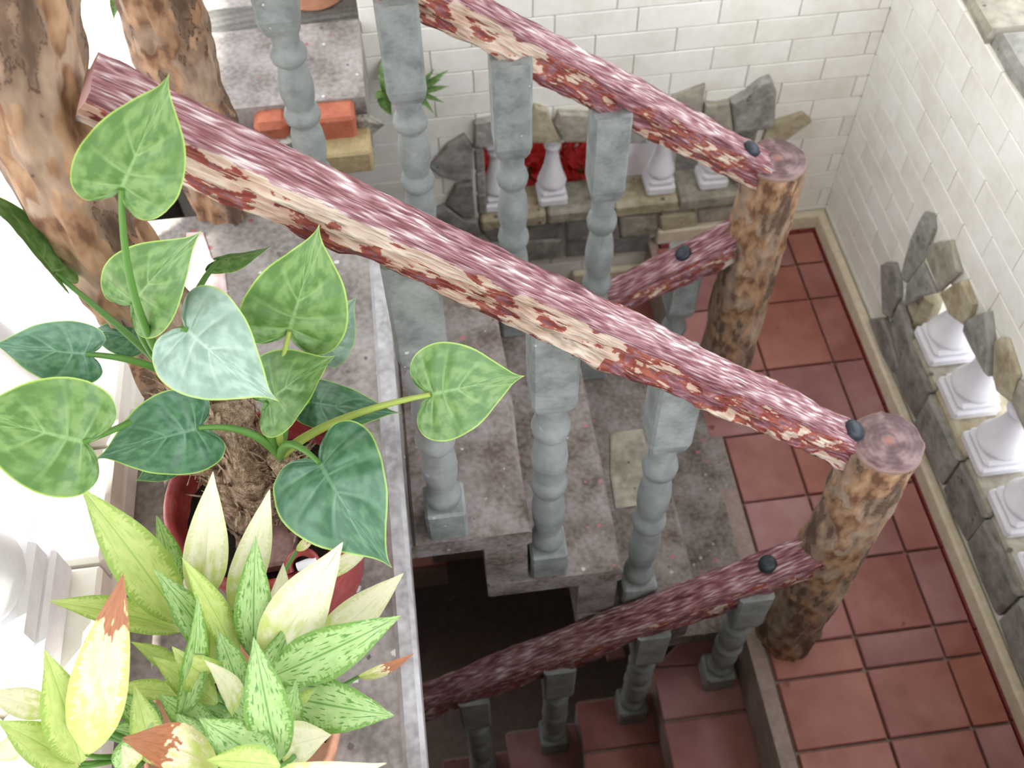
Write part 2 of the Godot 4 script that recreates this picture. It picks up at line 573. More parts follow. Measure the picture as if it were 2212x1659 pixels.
# ---------------------------------------------------------------- walls
func brick_wall(w: Node3D, along: Vector3, n: Vector3, origin: Vector3, u0: float, u1: float, y0: float, y1: float, holes: Array, seed_: int) -> void:
	# painted bricks laid in running bond on a wall; u runs along, n is out of the wall
	var r := RandomNumberGenerator.new()
	r.seed = seed_
	var ch := 0.064
	var bl := 0.19
	var gap := 0.002
	var row := 0
	var y := y0
	while y < y1 - 0.01:
		var u := u0 - (bl * 0.5 if row % 2 == 1 else 0.0)
		while u < u1 - 0.005:
			var a := maxf(u, u0)
			var b := minf(u + bl, u1)
			var pieces := [[a, b]]
			for hole in holes:   # [u0, u1, y0, y1]
				if y + ch * 0.5 > hole[2] and y + ch * 0.5 < hole[3]:
					var next := []
					for p in pieces:
						if p[1] <= hole[0] or p[0] >= hole[1]:
							next.append(p)
						else:
							if p[0] < hole[0]:
								next.append([p[0], hole[0]])
							if p[1] > hole[1]:
								next.append([hole[1], p[1]])
					pieces = next
			for p in pieces:
				if p[1] - p[0] > 0.02:
					var mid: Vector3 = origin + along * ((p[0] + p[1]) * 0.5) + Vector3.UP * (y + ch * 0.5)
					var o := obj("brick", cbox(along.abs() * (p[1] - p[0] - gap) + Vector3.UP * (ch - gap) + n.abs() * 0.012, 0.0016), M.brick[r.randi() % 3], w, mid - n * (0.0042 + r.randf_range(-0.0005, 0.0005)))
					o.position -= w.position
			u += bl
		y += ch
		row += 1

func build_walls() -> void:
	# back wall: thick core of four blocks round the opening, painted bricks on its face
	var o0 := on_z(1022, 455, Z_WALL)
	var ox0 := 0.135
	var ox1 := 0.86
	var oy0 := 0.16
	var oy1 := 0.405
	var zc := Z_WALL - 0.006
	var back := structure("wall_back", core_mesh([[Vector3(-0.62, -1.36, zc - 0.085), Vector3(ox0, FLOOR, zc)], [Vector3(ox1, -1.36, zc - 0.085), Vector3(X_WALL + 0.16, 3.2, zc)], [Vector3(ox0, -1.36, zc - 0.085), Vector3(ox1, oy0, zc)], [Vector3(ox0, oy1, zc - 0.085), Vector3(ox1, 3.2, zc)], [Vector3(-0.1, FLOOR, zc - 0.085), Vector3(ox0, 3.2, zc)]]), M.mortar)
	back.set_meta("label", "cream painted brick back wall of the stairwell with a stone framed opening")
	brick_wall(back, Vector3.RIGHT, Vector3.BACK, Vector3(0, 0, Z_WALL), -0.62, X_WALL, -0.448, 0.74, [[ox0, ox1, oy0 - 0.04, oy1 + 0.03]], 5)
	brick_wall(back, Vector3.RIGHT, Vector3.BACK, Vector3(0, 0, Z_WALL), -0.1, X_WALL, 0.768, 1.5, [], 6)
	# right wall with the long opening
	var xc := X_WALL + 0.006
	var rz0 := -1.475
	var rz1 := -0.35
	var ry0 := 0.20
	var ry1 := 0.44
	var right := structure("wall_right", core_mesh([[Vector3(xc, -1.36, Z_WALL - 0.16), Vector3(xc + 0.16, 0.87, rz0)], [Vector3(xc, -1.36, rz1), Vector3(xc + 0.16, 0.87, 0.5)], [Vector3(xc, -1.36, rz0), Vector3(xc + 0.16, ry0, rz1)], [Vector3(xc, ry1, rz0), Vector3(xc + 0.16, 0.87, rz1)]]), M.mortar)
	right.set_meta("label", "white painted brick side wall of the landing with a long stone framed opening")
	brick_wall(right, Vector3.BACK, Vector3.LEFT, Vector3(X_WALL, 0, 0), Z_WALL, 0.0, 0.0, 0.87, [[rz0, rz1, ry0, ry1]], 7)
	# roof over the stairwell, open towards the balcony on the left and to the front
	var ce := structure("ceiling", core_mesh([[Vector3(-1.30, 3.2, -3.2), Vector3(1.6, 3.35, 1.9)]]), M.mortar)
	ce.set_meta("label", "white roof slab high above the stairwell")
	# walls out of sight that close the stair hall
	var wl := structure("wall_left", core_mesh([[Vector3(-2.6, -1.36, -2.13), Vector3(-2.45, 0.66, 0.5)]]), M.dark_wall)
	wl.set_meta("label", "rough grey wall closing the dark space under the upper floor")
	var wf := structure("wall_front", core_mesh([[Vector3(-2.6, -1.36, -0.2), Vector3(X_WALL + 0.16, 0.66, -0.05)]]), M.dark_wall)
	wf.set_meta("label", "rough grey wall below the edge of the upper floor")
	# stones round the opening in the back wall
	var zs := Z_WALL + 0.004
	var back_stones := [
		[[1405, 228], [1455, 204], [1522, 178], [1514, 240], [1512, 281], [1400, 300], [1390, 262]], [[1521, 218], [1548, 219], [1574, 213], [1582, 279], [1514, 281]],
		[[1576, 212], [1610, 193], [1640, 168], [1662, 160], [1674, 188], [1668, 268], [1584, 279]], [[1640, 316], [1658, 262], [1700, 250], [1733, 239], [1752, 257], [1700, 296], [1664, 318]],
		[[1024, 258], [1064, 250], [1085, 256], [1090, 302], [1023, 314]], [[1088, 254], [1130, 268], [1136, 305], [1093, 303]],
		[[1137, 268], [1154, 222], [1180, 231], [1212, 302], [1140, 305]], [[1205, 236], [1240, 238], [1275, 240], [1290, 300], [1218, 300], [1196, 262]], [[1280, 242], [1330, 232], [1392, 264], [1396, 300], [1295, 300]],
		[[926, 356], [945, 335], [967, 307], [1002, 286], [1022, 314], [1021, 384], [985, 386], [950, 376]], [[984, 394], [1020, 388], [1026, 460], [1000, 462], [963, 434]],
		[[938, 447], [962, 438], [1000, 466], [1030, 470], [1040, 500], [1000, 524], [968, 486]], [[1035, 474], [1110, 474], [1214, 470], [1216, 508], [1060, 516], [1042, 500]],
		[[1062, 520], [1140, 512], [1214, 510], [1216, 550], [1085, 562]], [[1220, 470], [1290, 466], [1330, 462], [1336, 508], [1222, 512]], [[1222, 516], [1330, 510], [1402, 504], [1404, 536], [1222, 550]],
		[[1336, 462], [1414, 458], [1418, 486], [1406, 500], [1340, 506]], [[1420, 456], [1500, 450], [1504, 476], [1424, 486]], [[1506, 450], [1580, 440], [1640, 430], [1640, 462], [1510, 476]], [[1640, 322], [1664, 320], [1690, 350], [1684, 420], [1640, 424]],
	]
	for k in back_stones.size():
		var pts := []
		for q in back_stones[k]:
			pts.append(on_z(q[0], q[1], zs))
		obj("stone", slab(pts, Vector3.BACK, 0.012 + 0.005 * (k % 3), 0.002), M.stone[[0, 0, 1, 2, 1, 0, 2, 0, 1, 1, 3, 3, 3, 1, 3, 3, 0, 2, 0, 1][k]], back)
	# sill slabs of the back opening
	for k in 4:
		var a := ox0 + (ox1 - ox0) * k / 4.0
		box_between("sill_stone", Vector3(a + 0.002, oy0 - 0.03, zc - 0.083), Vector3(a + (ox1 - ox0) / 4.0 - 0.002, oy0 + 0.012, Z_WALL + 0.03), M.stone[[2, 0, 2, 0][k]], back, 0.006)
	for k in 3:
		box_between("reveal_stone", Vector3(ox0 - 0.004, oy0 + 0.014 + k * 0.077, zc - 0.08), Vector3(ox0 + 0.022, oy0 + 0.088 + k * 0.077, Z_WALL + 0.008), M.stone[[3, 1, 3][k]], back, 0.006)
		box_between("reveal_stone", Vector3(ox1 - 0.022, oy0 + 0.014 + k * 0.077, zc - 0.08), Vector3(ox1 + 0.004, oy0 + 0.088 + k * 0.077, Z_WALL + 0.008), M.stone[[1, 3, 1][k]], back, 0.006)
	# stones round the opening in the right wall
	var xs := X_WALL - 0.004
	var right_stones := [
		[[1976, 510], [1990, 480], [2005, 456], [2020, 461], [2023, 493], [2002, 556], [1985, 585], [1962, 610], [1951, 596]], [[1910, 573], [1924, 565], [1939, 567], [1949, 606], [1950, 640], [1932, 688], [1917, 678]],
		[[1889, 688], [1918, 684], [1936, 730], [1955, 797], [1944, 806], [1920, 770]], [[2012, 530], [2036, 520], [2060, 518], [2081, 587], [2036, 630], [2008, 562]],
		[[2040, 632], [2072, 612], [2091, 603], [2112, 656], [2098, 706], [2062, 680]], [[2100, 690], [2122, 678], [2144, 671], [2153, 745], [2148, 812], [2112, 752], [2096, 712]],
		[[2158, 735], [2170, 728], [2182, 730], [2207, 808], [2192, 868], [2162, 846], [2152, 815]], [[2196, 866], [2212, 820], [2250, 850], [2290, 960], [2240, 960]], [[2250, 980], [2300, 965], [2400, 1150], [2330, 1180]],
		[[1964, 614], [1984, 590], [2000, 566], [2030, 632], [1992, 640], [1962, 660]], [[1934, 692], [1952, 652], [1966, 690], [1985, 780], [1962, 800], [1942, 740]],
	]
	for k in right_stones.size():
		var pts := []
		for q in right_stones[k]:
			pts.append(on_x(q[0], q[1], xs))
		obj("stone", slab(pts, Vector3.LEFT, 0.010 + 0.004 * (k % 3), 0.002), M.stone[[1, 3, 3, 0, 2, 1, 2, 0, 1, 1, 3][k]], right)
	# stone facing below the sill, one long rough course
	var zz := rz0 + 0.1
	var k2 := 0
	while zz < -0.15:
		var len := rng.randf_range(0.13, 0.2)
		var low := 0.085 + rng.randf_range(-0.01, 0.01)
		var pts := []
		for q in [[zz, low], [zz + len * 0.5, low - 0.008], [zz + len - 0.006, low + 0.004], [zz + len - 0.004, 0.2], [zz + len * 0.4, 0.205], [zz, 0.198]]:
			pts.append(Vector3(xs, q[1], q[0]))
		obj("stone", slab(pts, Vector3.LEFT, 0.014 + 0.005 * (k2 % 2), 0.003), M.stone[[3, 1, 3][k2 % 3]], right)
		box_between("sill_stone", Vector3(xs - 0.006, 0.185, zz), Vector3(xc + 0.158, 0.215 + 0.004 * (k2 % 2), zz + len - 0.004), M.stone[[0, 2, 0][k2 % 3]], right, 0.006)
		zz += len
		k2 += 1
	# lumps of pale stone at the far end of the sill
	for q in [[1985, 665, 0.03], [2012, 640, 0.028], [1975, 720, 0.032]]:
		var c := on_x(q[0], q[1], X_WALL + 0.035)
		var st := []
		for j in 7:
			var an := TAU * j / 7.0
			st.append(Vector3(c.x + cos(an) * q[2] * 1.1, 0.2, c.z + sin(an) * q[2] * 1.2))
		obj("stone", slab(st, Vector3.UP, maxf(c.y - 0.2, 0.03) + 0.01, 0.006), M.stone[2], right)
	# capping stones on the right wall, sunk into its top edge
	var cz := -1.99
	var k3 := 0
	while cz < 0.2:
		var len := rng.randf_range(0.16, 0.26)
		var pts := []
		for q in [[0.0, cz], [0.0, cz + len * 0.5], [0.0, cz + len - 0.006], [0.17, cz + len - 0.01], [0.17, cz + 0.01]]:
			pts.append(Vector3(X_WALL + 0.004 + q[0] + rng.randf_range(-0.006, 0.006), 0.87, q[1]))
		obj("capping_stone", slab(pts, Vector3.UP, 0.045 + rng.randf_range(0, 0.02), 0.006), M.stone[[2, 0, 1][k3 % 3]], right)
		cz += len
		k3 += 1

func core_mesh(list: Array) -> ArrayMesh:
	var st := start()
	st.set_smooth_group(-1)
	for b in list:
		hull8(st, (b[0] + b[1]) * 0.5, b[1] - b[0], 0.001)
	return flat_done(st)

# ---------------------------------------------------------------- floors and stairs
func build_floors() -> void:
	# upper floor: one slab with the stairwell cut out of it
	var th := 0.14
	var st := [[Vector3(-2.6, FLOOR - th, Z_BACK), Vector3(-0.09, FLOOR, 0.5)], [Vector3(-0.09, FLOOR - th, -0.2), Vector3(X_WALL + 0.16, FLOOR, 0.5)], [Vector3(-2.6, FLOOR - th, -3.2), Vector3(-0.62, FLOOR, Z_BACK)], [Vector3(-0.62, FLOOR - th, -3.2), Vector3(-0.1, FLOOR, -1.72)], [Vector3(-0.1, FLOOR - th, -3.2), Vector3(X_WALL + 0.16, FLOOR, -2.065)]]
	var fl := structure("floor", core_mesh(st), M.floor)
	fl.set_meta("label", "grey cement upper floor round the stairwell")
	# pinkish flagstones bedded in the cement
	for poly in [[[404, 506], [440, 505], [458, 560], [486, 590], [492, 640], [470, 690], [425, 712], [395, 620]], [[180, -30], [300, -30], [330, 60], [345, 150], [300, 170], [200, 120]], [[310, 150], [345, 158], [365, 300], [330, 330], [230, 240], [240, 160]], [[-60, 1050], [60, 1062], [104, 1120], [104, 1170], [-40, 1190]], [[-40, 1540], [40, 1556], [70, 1600], [66, 1690], [-60, 1690]], [[-60, 660], [30, 668], [70, 700], [40, 730], [-60, 740]]]:
		var pts := []
		for q in poly:
			pts.append(on_y(q[0], q[1], FLOOR))
		obj("flagstone", slab(pts, Vector3.UP, 0.006, 0.001), M.flag, fl)
	# rough broken edge of the floor with two bricks let in
	box_between("brick", Vector3(-0.235, FLOOR - 0.062, -1.735), Vector3(-0.125, FLOOR - 0.005, -1.665), M.red_brick, fl, 0.006)
	box_between("brick", Vector3(-0.33, FLOOR - 0.062, -1.735), Vector3(-0.262, FLOOR - 0.01, -1.672), M.red_brick, fl, 0.012)
	box_between("brick", Vector3(-0.225, FLOOR - 0.11, -1.70), Vector3(-0.10, FLOOR - 0.055, -1.615), M.yellow_brick, fl, 0.005)
	for k in 26:
		var c := Vector3(rng.randf_range(-0.6, -0.11), FLOOR - rng.randf_range(0.01, 0.12), -1.715 + rng.randf_range(0.0, 0.03))
		if c.x > -0.34 and c.y > FLOOR - 0.07 and c.x < -0.12:
			continue
		var pts := []
		var rr := rng.randf_range(0.02, 0.05)
		for j in 6:
			var an := TAU * j / 6.0
			pts.append(c + Vector3(cos(an) * rr * rng.randf_range(0.7, 1.1), sin(an) * rr * 0.6, 0))
		obj("rubble", slab(pts, Vector3.BACK, rng.randf_range(0.015, 0.04), 0.006), M.rubble, fl)
	# pale lip along the edge of the stairwell
	var trim := structure("trim_1", cbox(Vector3(0.03, 0.03, 1.16), 0.006), M.lip, Vector3(-0.1, FLOOR - 0.009, -0.82))
	trim.set_meta("label", "pale grey cement lip along the edge of the upper floor")
	# landing
	var ld := structure("floor_landing", core_mesh([[Vector3(0.62, -0.16, -1.97), Vector3(X_WALL, -0.012, -0.2)], [Vector3(0.585, -0.16, -0.8), Vector3(0.62, 0.0, -0.2)], [Vector3(0.62, -0.012, -1.44), Vector3(0.66, 0.0, -0.8)], [Vector3(0.61, -0.16, -1.97), Vector3(0.635, 0.0, -1.44)]]), M.grout)
	ld.set_meta("label", "landing paved with square terracotta tiles")
	var zl := [-1.93, -1.815, -1.69, -1.475, -1.29, -1.105, -0.93, -0.75, -0.675, -0.525, -0.34, -0.2]
	var xl := [0.625, 0.822, 1.002, 1.085]
	for i in zl.size() - 1:
		for j in 3:
			var x0: float = xl[j]
			if j == 0 and zl[i] > -1.44 and zl[i + 1] < -0.74:
				x0 = 0.663
			var g := 0.003
			box_between("tile", Vector3(x0 + g, -0.014, zl[i] + g), Vector3(xl[j + 1] - g, 0.001 + rng.randf() * 0.0015, zl[i + 1] - g), M.tile[rng.randi() % 3], ld, 0.002)
	var z := -1.93
	while z < -0.2:
		box_between("border_tile", Vector3(1.087, -0.014, z + 0.001), Vector3(X_WALL - 0.022, 0.002, z + 0.199), M.border, ld, 0.002)
		z += 0.2
	var x := 0.64
	while x < 1.06:
		box_between("border_tile", Vector3(x + 0.001, -0.014, -1.948), Vector3(minf(x + 0.199, 1.098), 0.002, -1.932), M.border, ld, 0.002)
		x += 0.2
	var br := structure("baseboard_right", cbox(Vector3(0.024, 0.055, 1.78), 0.005), M.skirting, Vector3(X_WALL - 0.018, 0.0275, -1.075))
	br.set_meta("label", "cream skirting along the foot of the side wall")
	var bb := structure("baseboard_back", cbox(Vector3(0.47, 0.055, 0.024), 0.005), M.skirting, Vector3(0.865, 0.0275, Z_WALL + 0.018))
	bb.set_meta("label", "cream skirting along the foot of the back wall on the landing")
	var bl := structure("baseboard_back_steps", cbox(Vector3(0.24, 0.06, 0.024), 0.005), M.skirting, Vector3(0.515, -0.12, Z_WALL + 0.018))
	bl.set_meta("label", "cream skirting on the wall beside the first step down at the back")
	# lower floor and the room behind the back wall
	var low := structure("floor_lower", core_mesh([[Vector3(-2.6, -1.5, -3.2), Vector3(X_WALL + 0.16, -1.36, 0.5)]]), M.grout)
	low.set_meta("label", "dark lower floor at the foot of the stairs")
	var far := structure("wall_far", core_mesh([[Vector3(-2.6, -1.36, -3.2), Vector3(X_WALL + 0.16, -0.16, -3.05)]]), M.dark_wall)
	far.set_meta("label", "dark wall of the room behind the back opening")
	var fs := structure("wall_side", core_mesh([[Vector3(X_WALL + 0.006, -1.36, -3.05), Vector3(X_WALL + 0.16, 0.66, -2.14)], [Vector3(-0.75, -1.36, -3.05), Vector3(-0.6, 0.66, -1.98)]]), M.dark_wall)
	fs.set_meta("label", "dark side walls of the room behind the back opening")
	var rf := structure("floor_back_room", core_mesh([[Vector3(-0.6, -0.3, -3.05), Vector3(X_WALL, -0.16, -2.065)]]), M.dark_wall)
	rf.set_meta("label", "dark floor of the room behind the back opening")

func build_upper_flight() -> void:
	var t := thing("concrete_staircase", Vector3(0, 0, 0), "short grey concrete flight with thick folded treads down to the tiled landing", "staircase")
	var ys := [0.6, 0.395, 0.195, 0.0]
	var nose := [0.113, 0.287, 0.46, 0.66]
	var back := [-0.09, 0.03, 0.205, 0.375]
	for k in 4:
		var mesh := slab_block(Vector3(back[k], ys[k] - 0.048, Z_BACK), Vector3(nose[k], ys[k], Z_FRONT), 300 + k)
		obj("tread", mesh, M.concrete, t)
		if k > 0:
			obj("riser", slab_block(Vector3(back[k], ys[k], Z_BACK + 0.004), Vector3(nose[k - 1] - 0.006, ys[k - 1] - 0.048, Z_FRONT - 0.004), 310 + k), M.concrete, t)
	obj("riser", slab_block(Vector3(-0.16, 0.6, Z_BACK + 0.004), Vector3(-0.092, 0.66, Z_FRONT - 0.004), 320), M.concrete, t)
	obj("riser", slab_block(Vector3(-0.16, 0.55, Z_BACK), Vector3(-0.09, 0.6, Z_FRONT), 321), M.concrete, t)
	# a mended patch on the third tread
	var pts := []
	for q in [[1318, 936], [1388, 928], [1402, 1000], [1410, 1088], [1330, 1100], [1318, 1020]]:
		pts.append(on_y(q[0], q[1], 0.195))
	obj("patch", slab(pts, Vector3.UP, 0.004, 0.001), M.stone[0], t)

func slab_block(lo: Vector3, hi: Vector3, seed_: int) -> ArrayMesh:
	# concrete block with slightly wavy edges along z
	var r := FastNoiseLite.new()
	r.seed = seed_
	r.frequency = 3.0
	var rows := []
	var n := 24
	for i in n + 1:
		var z := lerpf(lo.z, hi.z, float(i) / n)
		var d := func(k: float) -> float: return r.get_noise_2d(z, k) * 0.004
		var b := 0.005
		rows.append([Vector3(lo.x, lo.y + b, z), Vector3(lo.x, hi.y - b, z), Vector3(lo.x + b, hi.y, z), Vector3(hi.x - b + d.call(1.0), hi.y + d.call(9.0) * 0.4, z), Vector3(hi.x + d.call(1.0), hi.y - b + d.call(9.0) * 0.4, z), Vector3(hi.x + d.call(2.0), lo.y + b, z), Vector3(hi.x - b, lo.y, z), Vector3(lo.x + b, lo.y, z)])
	var st := start()
	st.set_smooth_group(-1)
	var inside := (lo + hi) * 0.5
	for i in n:
		for j in 8:
			var k := (j + 1) % 8
			var mid: Vector3 = (rows[i][j] + rows[i + 1][j]) * 0.5
			face(st, Vector3(inside.x, inside.y, mid.z), [rows[i][j], rows[i][k], rows[i + 1][k], rows[i + 1][j]])
	face(st, inside, rows[0])
	face(st, inside, rows[n])
	return flat_done(st)

func offcuts(t: Node3D) -> void:
	# loose cut tiles lying beyond the inner end of the tiled steps
	for o in [[[[1482, 1374], [1542, 1364], [1548, 1436], [1418, 1440]], -0.182], [[[1304, 1392], [1344, 1384], [1350, 1422], [1312, 1428]], -0.352]]:
		var pts := []
		for q in o[0]:
			pts.append(on_y(q[0], q[1], o[1]))
		obj("tile", slab(pts, Vector3.UP, 0.010, 0.0005), M.tile[2], t)

func tiled_flight(called: String, label: String, z0: float, z1: float, x_first: float, tile_z: Array) -> Node3D:
	var t := thing(called, Vector3.ZERO, label, "staircase")
	for k in 8:
		var top := -0.17 * (k + 1)
		var x1 := x_first + 0.03 - 0.176 * k
		var x0 := x_first - 0.19 - 0.176 * k
		box_between("step", Vector3(x0 - 0.0, top - 0.14, z0), Vector3(x1, top - 0.012, z1), M.grout, t, 0.004)
		for i in tile_z.size() - 1:
			box_between("tile", Vector3(x0 - 0.004, top - 0.014, tile_z[i] + 0.003), Vector3(x1 - 0.002, top, tile_z[i + 1] - 0.003), M.tile[rng.randi() % 3], t, 0.003)
	return t

# ---------------------------------------------------------------- posts, rails, balusters
func log_mesh(h: float, r0: float, r1: float, seed_: int, lump := 1.0, bend := 0.0) -> ArrayMesh:
	var n := FastNoiseLite.new()
	n.seed = seed_
	n.frequency = 5.0
	n.fractal_octaves = 4
	var rows := []
	var nr := int(h / 0.012)
	for i in nr + 1:
		var y := h * i / nr
		var off := Vector3(-0.022 * smoothstep(0.25, 0.6, y) + 0.05 * smoothstep(0.65, 1.0, y), 0, 0) * bend
		var r := []
		for j in 40:
			var a := TAU * j / 40.0
			var rad := lerpf(r0, r1, float(i) / nr)
			var d := n.get_noise_3d(cos(a) * 0.35, y * 0.9, sin(a) * 0.35) * 0.014 + n.get_noise_3d(cos(a) * 1.6 + 5, y * 1.5, sin(a) * 1.6) * 0.006
			rad += d * lump
			r.append(Vector3(cos(a) * rad, y, sin(a) * rad) + off)
		rows.append(r)
	return skin(rows, true, true)

func disc(r: float) -> ArrayMesh:
	var st := start()
	st.set_smooth_group(-1)
	for j in 40:
		var a := TAU * j / 40.0
		var b := TAU * (j + 1) / 40.0
		for q in [Vector2.ZERO, Vector2(cos(a), sin(a)), Vector2(cos(b), sin(b))]:
			st.set_uv(q * 0.5 + Vector2(0.5, 0.5))
			st.set_normal(Vector3.UP)
			st.add_vertex(Vector3(q.x * r, 0, q.y * r))
	return st.commit()

func cut_top(h: float, r: float, seed_: int) -> ArrayMesh:
	# thin painted saw cut with a rounded rim
	var n := FastNoiseLite.new()
	n.seed = seed_
	n.frequency = 2.0
	var st := start()
	st.set_smooth_group(0)
	var rings := [[1.0, 0.0], [1.0, 0.004], [0.95, 0.0075], [0.5, 0.0085], [0.0, 0.009]]
	for i in 4:
		for j in 40:
			var q := []
			for e in [[i, j], [i, j + 1], [i + 1, j + 1], [i + 1, j]]:
				var a: float = TAU * (e[1] % 40) / 40.0
				var rr: float = rings[e[0]][0] * r * (1.0 + n.get_noise_2d(cos(a), sin(a)) * 0.08)
				q.append([Vector3(cos(a) * rr, h + rings[e[0]][1], sin(a) * rr), Vector2(cos(a), sin(a)) * rings[e[0]][0] * 0.49 + Vector2(0.5, 0.5)])
			for m in [0, 1, 2, 0, 2, 3]:
				st.set_uv(q[m][1])
				st.add_vertex(q[m][0])
	st.generate_normals()
	st.generate_tangents()
	return st.commit()

# beam from a to b; the tenon end (a) may be thinner below
func beam_mesh(a: Vector3, b: Vector3, w: float, h: float, seed_: int, rough := 1.0, low0 := 0.0) -> ArrayMesh:
	var n := FastNoiseLite.new()
	n.seed = seed_
	n.frequency = 6.0
	n.fractal_octaves = 4
	var dir := (b - a).normalized()
	var side := dir.cross(Vector3.UP).normalized()   # towards +z for a beam running to +x
	var up := side.cross(dir).normalized()
	var rows := []
	var length := a.distance_to(b)
	var nr := int(length / 0.01)
	var shape := []
	# 0-.25 top (from -side to +side), then the +side face, underside, -side face
	for k in 8:
		shape.append(Vector2(-0.46 + k * 0.92 / 7.0, 0.5))
	for k in 8:
		shape.append(Vector2(0.5, 0.46 - k * 0.92 / 7.0))
	for k in 8:
		shape.append(Vector2(0.46 - k * 0.92 / 7.0, -0.5))
	for k in 8:
		shape.append(Vector2(-0.5, -0.46 + k * 0.92 / 7.0))
	for i in nr + 1:
		var s := length * i / nr
		var c := a + dir * s
		var r := []
		for j in shape.size():
			var q: Vector2 = shape[j]
			var rr := q
			var d := n.get_noise_3d(s * 0.5, q.x * 1.2 + 7, q.y * 1.2) * 0.008 + n.get_noise_3d(s * 1.6, q.x * 6 + 3, q.y * 6) * 0.005
			if q.x > 0.4 or q.y < -0.4:
				d *= 1.7
			var p := Vector2(rr.x * w, rr.y * h) + q.normalized() * d * rough
			if low0 > 0.0 and s < low0 and p.y < 0.0:
				p.y *= 0.1
			r.append(c + side * p.x + up * p.y)
		rows.append(r)
	return skin(rows, true, true)

func rail(label: String, a: Vector3, b: Vector3, w: float, h: float, seed_: int, mat: Material, bolt_t: float, rough := 1.0, low0 := 0.0, bolt_shift := 0.0) -> Node3D:
	var t := thing("handrail", a, label, "handrail", "red painted timber handrails")
	var bm := obj("beam", beam_mesh(Vector3.ZERO, b - a, w, h, seed_, rough, low0), mat, t)
	if bolt_t > 0.0:
		var dir := (b - a).normalized()
		var side := dir.cross(Vector3.UP).normalized()
		var up := side.cross(dir).normalized()
		var bo := obj("bolt", lathe([[0.017, -0.012], [0.018, 0.002], [0.017, 0.006], [0.011, 0.010], [0.004, 0.012]], 20), M.bolt, t, (b - a) * bolt_t + up * (h * 0.5 + 0.002) + side * bolt_shift)
		bo.basis = Basis(dir, up, dir.cross(up))
		bo.set_meta("label", "black bolt head")
	return t

func grey_baluster(at: Vector3, h: float, label: String, group: String) -> void:
	var t := thing("baluster", at, label, "baluster", group)
	var base := minf(0.085, h * 0.14)
	obj("base_block", cbox(Vector3(0.068, base, 0.066), 0.005), M.grey_paint, t, Vector3(0, base * 0.5, 0))
	var top := clampf(h * 0.3, 0.12, 0.21)
	var s := h - base - top
	var pr := []
	for q in [[0.03, 0.0], [0.037, 0.02], [0.040, 0.05], [0.037, 0.08], [0.029, 0.10], [0.030, 0.14], [0.036, 0.21], [0.0385, 0.28], [0.036, 0.35], [0.030, 0.41], [0.030, 0.42], [0.038, 0.44], [0.041, 0.47], [0.038, 0.50], [0.032, 0.52], [0.032, 0.54], [0.037, 0.60], [0.0385, 0.66], [0.035, 0.73], [0.028, 0.79], [0.028, 0.80], [0.037, 0.82], [0.040, 0.85], [0.036, 0.88], [0.029, 0.90], [0.030, 0.95], [0.033, 1.0]]:
		pr.append([q[0] * 0.76, base + q[1] * s])
	obj("turned_shaft", lathe(pr, 28), M.grey_paint, t)
	# square block tapering into the shaft
	var rows := []
	for q in [[0.025, 0.0], [0.030, 0.012], [0.0335, 0.03], [0.033, 0.06], [0.034, 1.0]]:
		var yy: float = h - top + (q[1] if q[1] < 1.0 else top)
		var r := []
		for c in [[-1, -0.86], [-0.86, -1], [0.86, -1], [1, -0.86], [1, 0.86], [0.86, 1], [-0.86, 1], [-1, 0.86]]:
			r.append(Vector3(c[0] * q[0], yy, c[1] * q[0]))
		r.reverse()
		rows.append(r)
	var st := start()
	st.set_smooth_group(-1)
	var mid := Vector3(0, h - top * 0.5, 0)
	for i in rows.size() - 1:
		for j in 8:
			var k := (j + 1) % 8
			face(st, Vector3(0, rows[i][j].y, 0), [rows[i][j], rows[i][k], rows[i + 1][k], rows[i + 1][j]])
	face(st, mid, rows[rows.size() - 1])
	face(st, mid, rows[0])
	obj("top_block", flat_done(st), M.grey_paint, t)

func white_baluster(at: Vector3, h: float, wide: float, label: String, group: String) -> void:
	var t := thing("white_baluster", at, label, "baluster", group)
	var k := wide / 0.1
	obj("plinth", cbox(Vector3(wide, h * 0.13, wide), 0.006), M.white_paint, t, Vector3(0, h * 0.065, 0))
	obj("plinth_step", cbox(Vector3(wide * 0.9, h * 0.1, wide * 0.9), 0.008), M.white_paint, t, Vector3(0, h * 0.175, 0))
	var pr := []
	for q in [[0.036, 0.225], [0.047, 0.25], [0.050, 0.28], [0.047, 0.31], [0.038, 0.40], [0.030, 0.50], [0.024, 0.60], [0.021, 0.70], [0.021, 0.76], [0.027, 0.78], [0.029, 0.80], [0.026, 0.82], [0.024, 0.86], [0.03, 0.90]]:
		pr.append([q[0] * k, q[1] * h])
	obj("bell_shaft", lathe(pr, 28), M.white_paint, t)
	obj("cap", cbox(Vector3(wide * 0.72, h * 0.1, wide * 0.72), 0.006), M.white_paint, t, Vector3(0, h * 0.95, 0))

